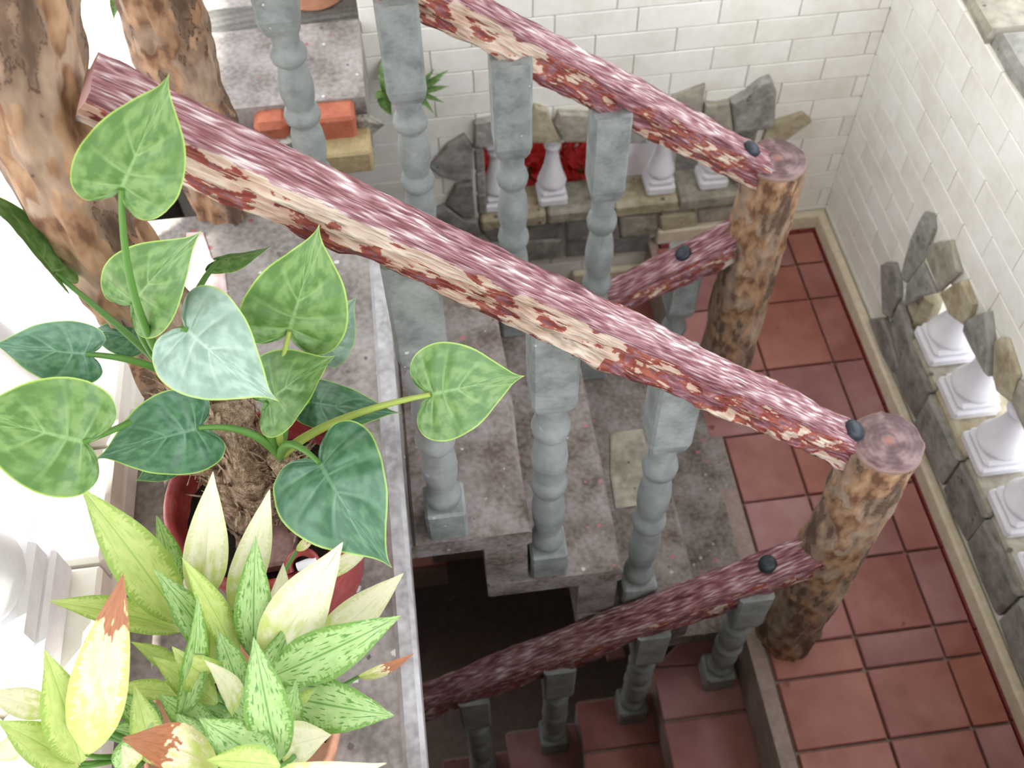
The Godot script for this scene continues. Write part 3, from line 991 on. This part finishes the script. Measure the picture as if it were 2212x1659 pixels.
func build_posts_and_rails() -> void:
	var posts := [
		[Vector3(0.672, 0.0, -0.775), 0.80, 0.062, 0.056, "bark covered log newel post on the landing corner where the tiled steps start", M.bark_short, 501],
		[Vector3(0.678, 0.0, -1.425), 0.79, 0.062, 0.058, "bark covered log newel post on the landing beside the back wall opening", M.bark_short, 502],
		[Vector3(-0.356, FLOOR, -0.875), 1.9, 0.052, 0.056, "tall peeling log post behind the heart leaved plant", M.bark, 503],
		[Vector3(-0.375, FLOOR, -1.46), 1.5, 0.062, 0.060, "tall peeling log post beside the broken brick edge", M.bark, 504],
	]
	for k in 4:
		var p: Array = posts[k]
		var t := thing("log_post", p[0], p[4], "post", "bark covered log posts")
		obj("trunk", log_mesh(p[1], p[2], p[3], p[6], 0.75 if k < 2 else 1.3, 1.0 if k == 2 else 0.0), p[5], t)
		if k < 2:
			var c := obj("cut_top", cut_top(p[1], p[3], p[6]), M.cut, t)
			c.set_meta("label", "painted saw cut with rings")
	# upper flight rails
	rail("worn red handrail from the tall log over the concrete steps, flaked to cream wood", Vector3(-0.312, 1.556, -0.835), Vector3(0.655, 0.748, -0.795), 0.056, 0.058, 601, M.rail, 0.945, 1.0, 0.10)
	rail("worn red handrail on the wall side of the concrete steps", Vector3(-0.36, 1.525, -1.42), Vector3(0.668, 0.758, -1.42), 0.060, 0.060, 602, M.rail, 0.935)
	rail("dark red handrail sloping down over the tiled steps under the concrete flight", Vector3(-0.30, -0.21, -0.765), Vector3(0.665, 0.455, -0.765), 0.062, 0.058, 603, M.rail_dark, 0.90)
	rail("short dark red handrail sloping from the post beside the back wall", Vector3(-0.30, -0.02, -1.44), Vector3(0.675, 0.60, -1.43), 0.062, 0.058, 604, M.rail_dark, 0.865)
	# grey balusters under the upper rails
	var rail_y := func(x: float, a: Vector3, b: Vector3) -> float: return lerpf(a.y, b.y, (x - a.x) / (b.x - a.x))
	var fa := Vector3(-0.312, 1.556, 0)
	var fb := Vector3(0.655, 0.748, 0)
	var names := ["top", "middle", "bottom"]
	for k in 3:
		var x: float = [-0.028, 0.147, 0.332][k]
		var y: float = [0.6, 0.395, 0.195][k]
		grey_baluster(Vector3(x, y, -0.836), rail_y.call(x, fa, fb) - y - 0.02, "grey turned baluster on the %s concrete step under the worn rail beside the plants" % names[k], "grey balusters of the concrete flight")
	var ba := Vector3(-0.36, 1.525, 0)
	var bb := Vector3(0.668, 0.758, 0)
	for k in 4:
		var x: float = [-0.19, -0.012, 0.162, 0.338][k]
		var y: float = [FLOOR, 0.6, 0.395, 0.195][k]
		grey_baluster(Vector3(x, y, -1.405), rail_y.call(x, ba, bb) - y - 0.02, ["grey turned baluster on the upper floor beside the exposed bricks", "grey turned baluster before the green sprigs on the back wall", "grey turned baluster before the left end of the back wall opening", "grey turned baluster before the middle of the back wall opening"][k], "grey balusters of the concrete flight")
	# balusters of the tiled flights
	var ca := Vector3(-0.30, -0.21, 0)
	var cb := Vector3(0.665, 0.455, 0)
	for k in 5:
		var x := 0.535 - 0.186 * k
		var y := -0.17 * (k + 1)
		grey_baluster(Vector3(x, y, -0.757), rail_y.call(x, ca, cb) - y - 0.02, "grey turned baluster on the %s tiled step under the dark rail" % ["first", "second", "third", "fourth", "fifth"][k], "grey balusters of the tiled flight")
	var da := Vector3(-0.30, -0.02, 0)
	var db := Vector3(0.675, 0.60, 0)
	for k in 3:
		var x := 0.55 - 0.18 * k
		var y := -0.17 * (k + 1)
		grey_baluster(Vector3(x, y, -1.47), rail_y.call(x, da, db) - y - 0.02, "grey turned baluster on the %s step down at the back" % ["first", "second", "third"][k], "grey balusters of the back flight")
	# white balusters in the openings
	for k in 5:
		white_baluster(Vector3(0.19 + 0.147 * k, 0.172, -2.003), 0.233, 0.078, "white bell shaped baluster in the back wall opening, %s from the landing corner" % ["fifth", "fourth", "third", "second", "first"][k], "white balusters of the back wall opening")
	for k in 6:
		white_baluster(Vector3(1.168, 0.217, -1.335 + 0.148 * k), 0.222, 0.108, "white bell shaped baluster in the side wall opening, %s from the room corner" % ["first", "second", "third", "fourth", "fifth", "sixth"][k], "white balusters of the side wall opening")

# ---------------------------------------------------------------- left balustrade
func build_left_balustrade() -> void:
	var kerb := thing("brick_kerb", Vector3(-0.6, FLOOR, -0.5), "low whitewashed brick kerb carrying the white balusters beside the pots", "kerb")
	var z := -1.34
	var row := 0
	while z < 0.3:
		for c in 2:
			var d := 0.095 if c == 1 else 0.0
			for j in 2:
				box_between("brick", Vector3(-0.105 + j * 0.108, c * 0.058, z + d + 0.5), Vector3(-0.001 + j * 0.108, c * 0.058 + 0.054, z + d + 0.184 + 0.5), M.brick[(row + c + j) % 3], kerb, 0.006)
		z += 0.19
		row += 1
	for k in 5:
		white_baluster(Vector3(-0.605, FLOOR + 0.113, -1.18 + 0.29 * k), 0.5, 0.15, "stout white baluster on the brick kerb, %s from the tall log" % ["first", "second", "third", "fourth", "fifth"][k], "white balusters on the brick kerb")

# ---------------------------------------------------------------- plants
func outline(pts: Array, t: float) -> Vector2:
	# Catmull-Rom through the outline points
	var n := pts.size() - 1
	var f := clampf(t, 0.0, 1.0) * n
	var i := mini(int(f), n - 1)
	var u := f - i
	var p0: Vector2 = pts[maxi(i - 1, 0)]
	var p1: Vector2 = pts[i]
	var p2: Vector2 = pts[i + 1]
	var p3: Vector2 = pts[mini(i + 2, n)]
	return p1.cubic_interpolate(p2, p0, p3, u)

const HEART := [Vector2(0.0, 0.0), Vector2(0.10, -0.13), Vector2(0.27, -0.19), Vector2(0.43, -0.10), Vector2(0.5, 0.10), Vector2(0.475, 0.32), Vector2(0.37, 0.55), Vector2(0.205, 0.735), Vector2(0.08, 0.86), Vector2(0.024, 0.935), Vector2(0.0, 1.0)]
const SPEAR := [Vector2(0.0, 0.0), Vector2(0.10, 0.03), Vector2(0.27, 0.11), Vector2(0.41, 0.23), Vector2(0.49, 0.37), Vector2(0.48, 0.52), Vector2(0.39, 0.67), Vector2(0.24, 0.81), Vector2(0.10, 0.92), Vector2(0.03, 0.98), Vector2(0.0, 1.0)]

func leaf_mesh(pts: Array, base: Vector3, tip: Vector3, side: Vector3, nrm: Vector3, width: float, sag: float, fold: float, quilt: float, wave: float, seed_: int) -> ArrayMesh:
	var n := FastNoiseLite.new()
	n.seed = seed_
	n.frequency = 1.2
	var heart: bool = pts[2].y < 0.0
	var length := base.distance_to(tip)
	var axis := (tip - base) / length
	var st := start()
	st.set_smooth_group(0)
	var ns := 42
	var nv := 9
	var grid := []
	var hw := []
	hw.resize(65)
	hw.fill(0.004)
	if not heart:
		for i in 400:
			var o2 := outline(pts, i / 399.0)
			var at := clampi(int(round(o2.y * 64.0)), 0, 64)
			hw[at] = maxf(hw[at], o2.x)
	for s2 in [-1.0, 1.0]:
		var rows := []
		for i in ns + 1:
			var s := float(i) / ns
			var o := outline(pts, s)
			var my := 0.55 * pow(smoothstep(0.2, 1.0, s), 1.2) if heart else 0.72 * pow(s, 1.15)
			var mid := Vector2(0, my)
			if not heart:
				mid.y = minf(mid.y, o.y)
			var r := []
			for j in nv + 1:
				var v := float(j) / nv
				var q := mid.lerp(o, v)
				q.x += v * (1.0 - v) * (0.16 if heart else 0.06) * s * (1.0 - s) * 2.0
				q.y -= v * (1.0 - v) * (0.14 if heart else 0.05) * (1.0 - s)
				var across: float = q.x * width * s2
				var hgt: float = 4.0 * sag * length * q.y * (1.0 - q.y)
				if q.y < 0.0:
					hgt = 2.0 * sag * length * q.y
				hgt += absf(across) * fold
				hgt -= quilt * width * pow(absf(cos(s * PI * 6.0)), 4.0) * sin(v * PI) * (1.0 - smoothstep(0.55, 0.85, s)) * 0.9
				hgt -= quilt * width * exp(-v * v * 60.0) * 0.6 * (1.0 - smoothstep(0.6, 0.9, s))
				hgt += wave * width * v * v * (n.get_noise_2d(q.y * 2.0, s2 * 3.0) * 1.3)
				var uv := Vector2(0.5 + 0.5 * v * s2, s)
				if not heart:
					var w0: float = hw[clampi(int(round(q.y * 64.0)), 0, 64)]
					uv = Vector2(0.5 + 0.5 * s2 * clampf(q.x / w0, 0.0, 1.0), clampf(q.y, 0.002, 0.998))
				r.append([base + axis * q.y * length + side * across + nrm * hgt, uv])
			rows.append(r)
		grid.append(rows)
	for h in 2:
		var rows: Array = grid[h]
		for i in ns:
			for j in nv:
				var ord := [[i, j], [i + 1, j + 1], [i + 1, j], [i, j], [i, j + 1], [i + 1, j + 1]] if h == 1 else [[i, j], [i + 1, j], [i + 1, j + 1], [i, j], [i + 1, j + 1], [i, j + 1]]
				for e in ord:
					var g: Array = rows[e[0]][e[1]]
					st.set_uv(g[1])
					st.add_vertex(g[0])
	st.generate_normals()
	return st.commit()

func leaf(parent: Node3D, called: String, pts: Array, l: Array, crown: Vector3, mat: Material, stem: Material, seed_: int) -> void:
	# l: base px, py, depth, tip px, py, depth, width in pixels, roll, sag, fold
	var base := at_depth(l[0], l[1], l[2])
	var tip := at_depth(l[3], l[4], l[5])
	var width: float = l[6] / FOCAL * (l[2] + l[5]) * 0.5
	var axis := (tip - base).normalized()
	var look := (EYE - base.lerp(tip, 0.5)).normalized()
	var nrm: Vector3 = (look - axis * look.dot(axis)).normalized()
	nrm = nrm.rotated(axis, deg_to_rad(l[7]))
	width /= maxf(cos(deg_to_rad(l[7])), 0.25)
	var side := axis.cross(nrm).normalized()
	var heart: bool = pts[2].y < 0.0
	var mesh := leaf_mesh(pts, Vector3.ZERO, tip - base, side, nrm, width, l[8], l[9], 0.034 if heart else 0.010, 0.03 if heart else 0.07, seed_)
	var o := obj(called, mesh, mat, parent, base - parent.position)
	var reach := crown - base
	var mid := reach * 0.45 + Vector3.UP * 0.03 - axis * reach.length() * 0.2
	var path := bezier(Vector3.ZERO, mid, reach, 12)
	var radii := []
	for i in 13:
		radii.append(lerpf(0.0028, 0.0062, i / 12.0) * (1.0 if heart else 0.75))
	obj("petiole", tube(path, radii, 8), stem, o)

func build_heart_plant() -> void:
	var base := Vector3(-0.247, FLOOR, -0.685)
	var t := thing("potted_heart_leaf_plant", base, "plant with large glossy heart shaped leaves and shaggy trunk in a red plastic pot", "potted plant")
	# pot, slightly oval and scuffed
	var pot := obj("pot", lathe([[0.0, 0.0], [0.092, 0.0], [0.096, 0.006], [0.108, 0.10], [0.119, 0.20], [0.120, 0.205], [0.128, 0.207], [0.131, 0.212], [0.131, 0.228], [0.127, 0.232], [0.121, 0.230], [0.119, 0.21], [0.112, 0.17], [0.0, 0.165]], 48), M.red_pot, t)
	pot.set_meta("label", "red plastic pot")
	# a loop on the rim holding a white peg
	var hook := on_y(655, 1225, 1.035) - base
	var ring := []
	for j in 13:
		var a := PI * 1.25 * j / 12.0 - 0.4
		ring.append(hook + Vector3(cos(a) * 0.017, 0.004 + sin(a) * 0.010, sin(a) * -0.014))
	var rr := []
	rr.resize(13)
	rr.fill(0.0055)
	obj("rim_loop", tube(ring, rr, 10), M.red_pot, pot)
	obj("white_peg", tube([hook + Vector3(-0.006, 0.006, 0.002), hook + Vector3(0.006, 0.008, 0.0), hook + Vector3(0.018, 0.008, -0.002)], [0.0055, 0.006, 0.0055], 12), M.white_paint, pot)
	# soil with a stone on it
	obj("soil", lump_disc(0.116, 0.178, 0.012, 71), M.soil, t)
	var sp := []
	var sc := on_y(585, 1180, FLOOR + 0.185) - base
	for q in [[-0.03, -0.035], [0.012, -0.04], [0.036, -0.006], [0.026, 0.035], [-0.02, 0.038], [-0.036, 0.004]]:
		sp.append(sc + Vector3(q[0], 0, q[1]))
	obj("stone", slab(sp, Vector3.UP, 0.02, 0.004), M.pebble, t)
	# shaggy trunks
	var ca := at_depth(400, 838, 1.255)
	var cb := at_depth(606, 985, 1.225)
	var foot := base + Vector3(0.0, 0.17, 0.01)
	shaggy(t, bezier(foot + Vector3(-0.02, 0, 0.0) - base, foot + Vector3(-0.045, 0.10, -0.01) - base, ca - base, 16), 0.036, 0.020, 801)
	shaggy(t, bezier(foot + Vector3(0.03, 0, 0.01) - base, foot + Vector3(0.05, 0.07, 0.0) - base, cb - base, 14), 0.030, 0.016, 802)
	shaggy(t, bezier(foot + Vector3(0.0, 0, -0.01) - base, at_depth(515, 1000, 1.24) - base, at_depth(490, 868, 1.24) - base, 14), 0.034, 0.028, 803)
	# leaves: base px, py, depth, tip px, py, depth, width, roll, sag, fold; material; crown
	var leaves := [
		[[262, 408, 0.945, 366, 158, 0.885, 225, 8, 0.04, 0.10], 0, ca],
		[[118, 590, 1.14, -95, 385, 1.08, 58, 62, 0.06, 0.35], 0, ca],
		[[287, 655, 1.12, 436, 498, 1.06, 185, -12, 0.10, 0.12], 0, ca],
		[[474, 560, 1.20, 590, 528, 1.26, 34, 66, 0.05, 0.3], 0, ca],
		[[625, 715, 1.13, 690, 484, 1.06, 232, 6, 0.05, 0.10], 0, cb],
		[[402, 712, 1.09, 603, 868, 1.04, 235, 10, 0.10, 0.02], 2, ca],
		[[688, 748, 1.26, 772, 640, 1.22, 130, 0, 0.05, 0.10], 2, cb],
		[[577, 868, 1.16, 724, 768, 1.12, 165, -25, 0.06, 0.15], 0, cb],
		[[668, 868, 1.24, 868, 892, 1.20, 108, 10, 0.08, 0.10], 1, cb],
		[[930, 852, 1.12, 1134, 812, 1.07, 215, -6, 0.05, 0.06], 0, cb],
		[[690, 1000, 1.12, 848, 1228, 1.06, 262, 12, 0.12, 0.02], 1, cb],
		[[428, 925, 1.14, 204, 992, 1.09, 190, 14, 0.06, 0.08], 1, cb],
		[[186, 765, 1.10, -22, 742, 1.08, 140, -10, 0.05, 0.08], 1, ca],
		[[182, 955, 1.06, -95, 890, 1.02, 262, 4, 0.05, 0.05], 0, ca],
		[[372, 1000, 1.33, 292, 1040, 1.31, 60, 0, 0.05, 0.1], 1, ca],
		[[540, 800, 1.28, 480, 860, 1.26, 70, 0, 0.05, 0.1], 1, ca],
		[[300, 735, 1.24, 195, 712, 1.25, 90, 30, 0.05, 0.1], 1, ca],
	]
	for k in leaves.size():
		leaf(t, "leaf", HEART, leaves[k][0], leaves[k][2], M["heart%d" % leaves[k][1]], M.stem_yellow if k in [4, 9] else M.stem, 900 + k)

func lump_disc(r: float, y: float, amp: float, seed_: int) -> ArrayMesh:
	var n := FastNoiseLite.new()
	n.seed = seed_
	n.frequency = 18.0
	n.fractal_octaves = 3
	var rows := []
	for i in 15:
		var rad := r * maxf(i / 14.0, 0.001)
		var row := []
		for j in 40:
			var a := TAU * j / 40.0
			var p := Vector3(cos(a) * rad, 0, sin(a) * rad)
			p.y = y + n.get_noise_2d(p.x, p.z) * amp
			row.append(p)
		rows.append(row)
	return skin(rows, true, false)

func shaggy(t: Node3D, path: Array, r0: float, r1: float, seed_: int) -> void:
	# a fibrous trunk: rough core and dry husk strips that curl away from it
	var r := RandomNumberGenerator.new()
	r.seed = seed_
	var radii := []
	for i in path.size():
		radii.append(lerpf(r0, r1, float(i) / (path.size() - 1)) * r.randf_range(0.8, 1.15))
	var core := obj("trunk", tube(path, radii, 14), M.husk, t)
	var st := start()
	st.set_smooth_group(-1)
	for k in 260:
		var f := r.randf() * (path.size() - 1.01)
		var i := int(f)
		var c: Vector3 = path[i].lerp(path[i + 1], f - i)
		var ax: Vector3 = (path[i + 1] - path[i]).normalized()
		var out := ax.cross(Vector3(r.randf_range(-1, 1), r.randf_range(-1, 1), r.randf_range(-1, 1))).normalized()
		var sd := ax.cross(out)
		var len := r.randf_range(0.015, 0.045)
		var wd := r.randf_range(0.0012, 0.006)
		var p: Vector3 = c + out * radii[i] * 0.95
		var prev := []
		var turn := r.randf_range(-0.8, 0.8)
		var curl := r.randf_range(0.1, 0.7)
		for q in 4:
			var u := q / 3.0
			var m: Vector3 = p + (ax * cos(turn) + sd * sin(turn)) * len * u * (1.0 if k % 3 else -1.0) + out * len * curl * u * u
			var wv: Vector3 = (sd * cos(turn) - ax * sin(turn)) * wd * (1.0 - u * 0.8)
			var cur := [m - wv, m + wv + out * 0.001, m + out * 0.0015]
			if q > 0:
				quad(st, prev[0], prev[2], cur[2], cur[0])
				quad(st, prev[2], prev[1], cur[1], cur[2])
			prev = cur
	var o := obj("husk", flat_done(st), M.husk, core)
	o.set_meta("kind", "stuff")

func build_spear_plant() -> void:
	var base := Vector3(-0.285, FLOOR, -0.405)
	var t := thing("potted_variegated_plant", base, "bushy plant with pale green spear shaped leaves, some withered, in a terracotta pot", "potted plant")
	obj("pot", lathe([[0.0, 0.0], [0.078, 0.0], [0.082, 0.005], [0.105, 0.15], [0.112, 0.152], [0.114, 0.18], [0.108, 0.184], [0.101, 0.16], [0.0, 0.15]], 40), M.terracotta, t)
	obj("soil", lump_disc(0.098, 0.158, 0.01, 72), M.soil, t)
	var c0 := base + Vector3(0.01, 0.19, 0.0)
	var c1 := base + Vector3(0.05, 0.20, 0.035)
	var c2 := base + Vector3(-0.10, 0.20, 0.02)
	# base px, py, depth, tip px, py, depth, width, roll, sag, fold; material; crown
	var leaves := [
		[[392, 1345, 1.19, 172, 1050, 1.10, 108, 8, 0.07, 0.16], 1, c0], [[378, 1290, 1.22, 337, 1112, 1.16, 54, 20, 0.05, 0.2], 0, c0],
		[[436, 1300, 1.19, 460, 1018, 1.09, 86, 0, 0.06, 0.22], 3, c0], [[505, 1320, 1.18, 583, 1056, 1.10, 72, 10, 0.06, 0.2], 3, c0],
		[[548, 1425, 1.15, 552, 1158, 1.08, 74, -6, 0.05, 0.14], 0, c0], [[512, 1430, 1.15, 392, 1204, 1.07, 56, 22, 0.06, 0.22], 1, c0],
		[[496, 1450, 1.16, 332, 1228, 1.09, 74, 10, 0.08, 0.2], 0, c0], [[576, 1440, 1.15, 742, 1170, 1.06, 118, -6, 0.06, 0.14], 3, c0],
		[[690, 1250, 1.15, 814, 1164, 1.12, 34, 20, 0.04, 0.2], 3, c0], [[672, 1420, 1.18, 872, 1238, 1.14, 78, 0, 0.05, 0.1], 3, c0],
		[[586, 1462, 1.12, 866, 1330, 1.04, 104, 8, 0.06, 0.12], 0, c1], [[600, 1500, 1.13, 852, 1546, 1.06, 108, 10, 0.05, 0.1], 0, c1],
		[[602, 1645, 1.05, 548, 1374, 0.99, 92, -4, 0.07, 0.12], 0, c1], [[396, 1362, 1.20, 106, 1298, 1.13, 64, 20, 0.06, 0.2], 1, c0],
		[[400, 1460, 1.20, 282, 1386, 1.16, 40, 20, 0.06, 0.3], 1, c0], [[384, 1570, 1.10, 428, 1284, 1.05, 50, 38, 0.05, 0.3], 0, c0],
		[[455, 1450, 1.12, 372, 1398, 1.06, 78, -20, 0.25, 0.2], 1, c0], [[505, 1548, 1.10, 442, 1426, 1.05, 44, 40, 0.12, 0.3], 3, c0],
		[[176, 1648, 1.08, 96, 1402, 1.00, 100, 4, 0.07, 0.14], 1, c2], [[188, 1630, 1.07, 268, 1236, 0.97, 112, -6, 0.07, 0.12], 2, c2],
		[[170, 1658, 1.08, -6, 1556, 1.02, 84, 10, 0.06, 0.14], 1, c2], [[120, 1540, 1.14, -30, 1498, 1.12, 60, 10, 0.06, 0.14], 3, c2],
		[[470, 1665, 1.02, 262, 1596, 1.00, 92, 20, 0.22, 0.1], 4, c2], [[600, 1668, 1.03, 430, 1552, 1.00, 96, 6, 0.08, 0.16], 0, c1],
		[[606, 1655, 1.01, 448, 1642, 0.98, 66, 10, 0.10, 0.2], 1, c1], [[600, 1620, 1.08, 716, 1588, 1.06, 84, -10, 0.10, 0.14], 3, c1],
		[[596, 1660, 1.03, 836, 1648, 1.02, 46, 20, 0.16, 0.25], 3, c1], [[392, 1500, 1.18, 244, 1484, 1.15, 40, 20, 0.06, 0.2], 1, c0],
		[[352, 1572, 1.19, 234, 1500, 1.16, 58, 10, 0.06, 0.14], 0, c0], [[774, 1462, 1.14, 896, 1410, 1.12, 24, 20, 0.12, 0.3], 4, c1],
		[[640, 1440, 1.17, 752, 1512, 1.15, 60, 10, 0.06, 0.14], 3, c1], [[330, 1600, 1.2, 232, 1572, 1.18, 54, 10, 0.06, 0.14], 0, c2],
		[[470, 1400, 1.19, 420, 1262, 1.14, 66, 0, 0.06, 0.14], 1, c0], [[600, 1400, 1.19, 612, 1216, 1.15, 56, 0, 0.06, 0.14], 3, c0],
		[[80, 1590, 1.14, -20, 1640, 1.13, 50, 10, 0.06, 0.14], 3, c2], [[360, 1640, 1.05, 470, 1690, 1.03, 80, 10, 0.10, 0.14], 1, c2],
		[[290, 1660, 1.03, 262, 1610, 1.0, 44, 10, 0.10, 0.14], 3, c2], [[640, 1190, 1.16, 690, 1150, 1.14, 20, 0, 0.05, 0.2], 4, c0],
		[[520, 1560, 1.16, 400, 1480, 1.15, 44, 20, 0.05, 0.2], 0, c0], [[540, 1520, 1.16, 440, 1560, 1.15, 40, 20, 0.05, 0.2], 0, c0],
	]
	for q in [[560, 1500, 1.15, 640, 1330, 1.11, 70, 0], [470, 1520, 1.14, 330, 1420, 1.11, 66, 1], [450, 1480, 1.15, 452, 1320, 1.10, 64, 1], [520, 1500, 1.13, 470, 1360, 1.09, 60, 0], [560, 1560, 1.12, 470, 1470, 1.09, 62, 0],
			[470, 1600, 1.11, 340, 1500, 1.09, 66, 0], [330, 1650, 1.10, 290, 1480, 1.07, 62, 1], [620, 1560, 1.12, 730, 1470, 1.10, 58, 1], [250, 1660, 1.10, 330, 1560, 1.08, 56, 0], [430, 1620, 1.10, 380, 1540, 1.08, 54, 0], [610, 1600, 1.10, 640, 1470, 1.07, 56, 0]]:
		leaves.append([[q[0], q[1], q[2], q[3], q[4], q[5], q[6], 8, 0.07, 0.16], q[7], c0])
	for k in leaves.size():
		leaves[k][0][6] *= 1.1
		leaf(t, "leaf", SPEAR, leaves[k][0], leaves[k][2], M["spear%d" % leaves[k][1]], M.stem, 1000 + k)

func build_small_things() -> void:
	# terracotta pot standing on the floor behind the log posts
	var p := on_y(680, 22, FLOOR)
	var t := thing("terracotta_pot", Vector3(p.x, FLOOR, p.z - 0.06), "round terracotta pot on the cement ledge behind the balusters", "pot")
	obj("body", lathe([[0.0, 0.0], [0.062, 0.0], [0.07, 0.006], [0.084, 0.09], [0.092, 0.14], [0.085, 0.14], [0.076, 0.09], [0.0, 0.08]], 32), M.terracotta, t)
	obj("rim", lathe([[0.090, 0.13], [0.100, 0.133], [0.102, 0.155], [0.098, 0.162], [0.090, 0.16]], 32), M.terracotta, t)
	# green sprigs growing out of the back wall
	var sp := on_z(830, 190, Z_WALL + 0.03)
	var s1 := thing("green_sprig", sp, "dark green pointed sprig hanging on the back wall", "plant")
	var d1 := (sp - EYE).length() * 0.985
	for l in [[828, 200, 828, 112, 26], [826, 196, 846, 250, 30], [830, 200, 808, 214, 20]]:
		var dd := sp.distance_to(EYE)
		var k := AX_FWD.dot(sp - EYE)
		leaf(s1, "leaf", SPEAR, [l[0], l[1], k, l[2], l[3], k - 0.03, l[4], 20, 0.08, 0.2], sp, M.heart0, M.stem, 1100 + int(l[3]))
	var sq := on_z(905, 195, Z_WALL + 0.03)
	var s2 := thing("green_sprig", sq, "bright green many fingered sprig beside a grey baluster on the back wall", "plant")
	for l in [[902, 196, 970, 150, 14], [902, 196, 938, 148, 12], [904, 198, 972, 186, 14], [904, 200, 960, 222, 12], [902, 200, 940, 248, 12], [900, 198, 916, 232, 12], [902, 194, 955, 170, 14]]:
		var k := AX_FWD.dot(sq - EYE)
		leaf(s2, "leaf", SPEAR, [l[0], l[1], k, l[2], l[3], k - 0.05, l[4], 0, 0.1, 0.2], sq, M.heart0, M.stem, 1120 + int(l[2]))
	var su := at_depth(250, 8, 1.62)
	var s3 := thing("green_sprig", su, "small green leaf hanging beside the tall log post", "plant")
	leaf(s3, "leaf", SPEAR, [252, -30, 1.62, 246, 42, 1.6, 22, 10, 0.05, 0.2], su + Vector3(0, 0.06, -0.04), M.heart0, M.stem, 1150)
	# red flowering plants in the room behind the back opening
	for k in 3:
		var c: Vector3 = [Vector3(0.155, -0.16, -2.2), Vector3(0.305, -0.16, -2.2), Vector3(0.45, -0.16, -2.2)][k]
		var sh := thing("red_flowering_shrub", c, "bushy red flowers behind the white balusters, %s from the landing corner" % ["third", "second", "first"][k], "plant", "red flowers behind the back opening")
		var r := RandomNumberGenerator.new()
		r.seed = 70 + k
		var st := start()
		st.set_smooth_group(-1)
		for j in 240:
			var d := Vector3(r.randf_range(-1, 1), r.randf_range(-1, 1), r.randf_range(-1, 1)).normalized()
			var q := Vector3(0, 0.26, 0) + d * Vector3(0.068, 0.16, 0.07) * r.randf_range(0.6, 1.0)
			var a := d.cross(Vector3(r.randf(), r.randf(), r.randf())).normalized() * 0.022
			var b := d.cross(a).normalized() * 0.016
			tri(st, q - a, q + b + d * 0.008, q + a)
			tri(st, q - a, q + a, q - b + d * 0.008)
		var bl := obj("blossom", flat_done(st), M.red_petal, sh)
		bl.set_meta("kind", "stuff")
		obj("stem", tube([Vector3.ZERO, Vector3(0.01, 0.1, 0), Vector3(0, 0.26, 0)], [0.01, 0.008, 0.006], 8), M.stem, sh)

	# pale jar in the same room
	var jar := thing("pale_jar", Vector3(0.66, -0.16, -2.2), "pale lilac jar standing in the dark room behind the white balusters", "jar")
	obj("body", lathe([[0.0, 0.0], [0.05, 0.0], [0.066, 0.05], [0.072, 0.18], [0.07, 0.27], [0.052, 0.32], [0.05, 0.33]], 28), M.white_paint, jar)
	obj("lid", lathe([[0.054, 0.33], [0.056, 0.342], [0.03, 0.356], [0.008, 0.36], [0.01, 0.372], [0.004, 0.376]], 24), M.white_paint, jar)

func _ready() -> void:
	rng.seed = 12
	set_up_view()
	make_materials()
	build_walls()
	build_floors()
	build_upper_flight()
	var front := tiled_flight("tiled_staircase", "dark flight of terracotta tiled steps down from the landing under the worn rail", -0.80, -0.215, 0.59, [-0.795, -0.672, -0.44, -0.218])
	offcuts(front)
	tiled_flight("tiled_staircase", "terracotta tiled steps down from the landing along the back wall", -1.955, -1.44, 0.605, [-1.952, -1.75, -1.55, -1.445])
	build_posts_and_rails()
	build_left_balustrade()
	build_heart_plant()
	build_spear_plant()
	build_small_things()
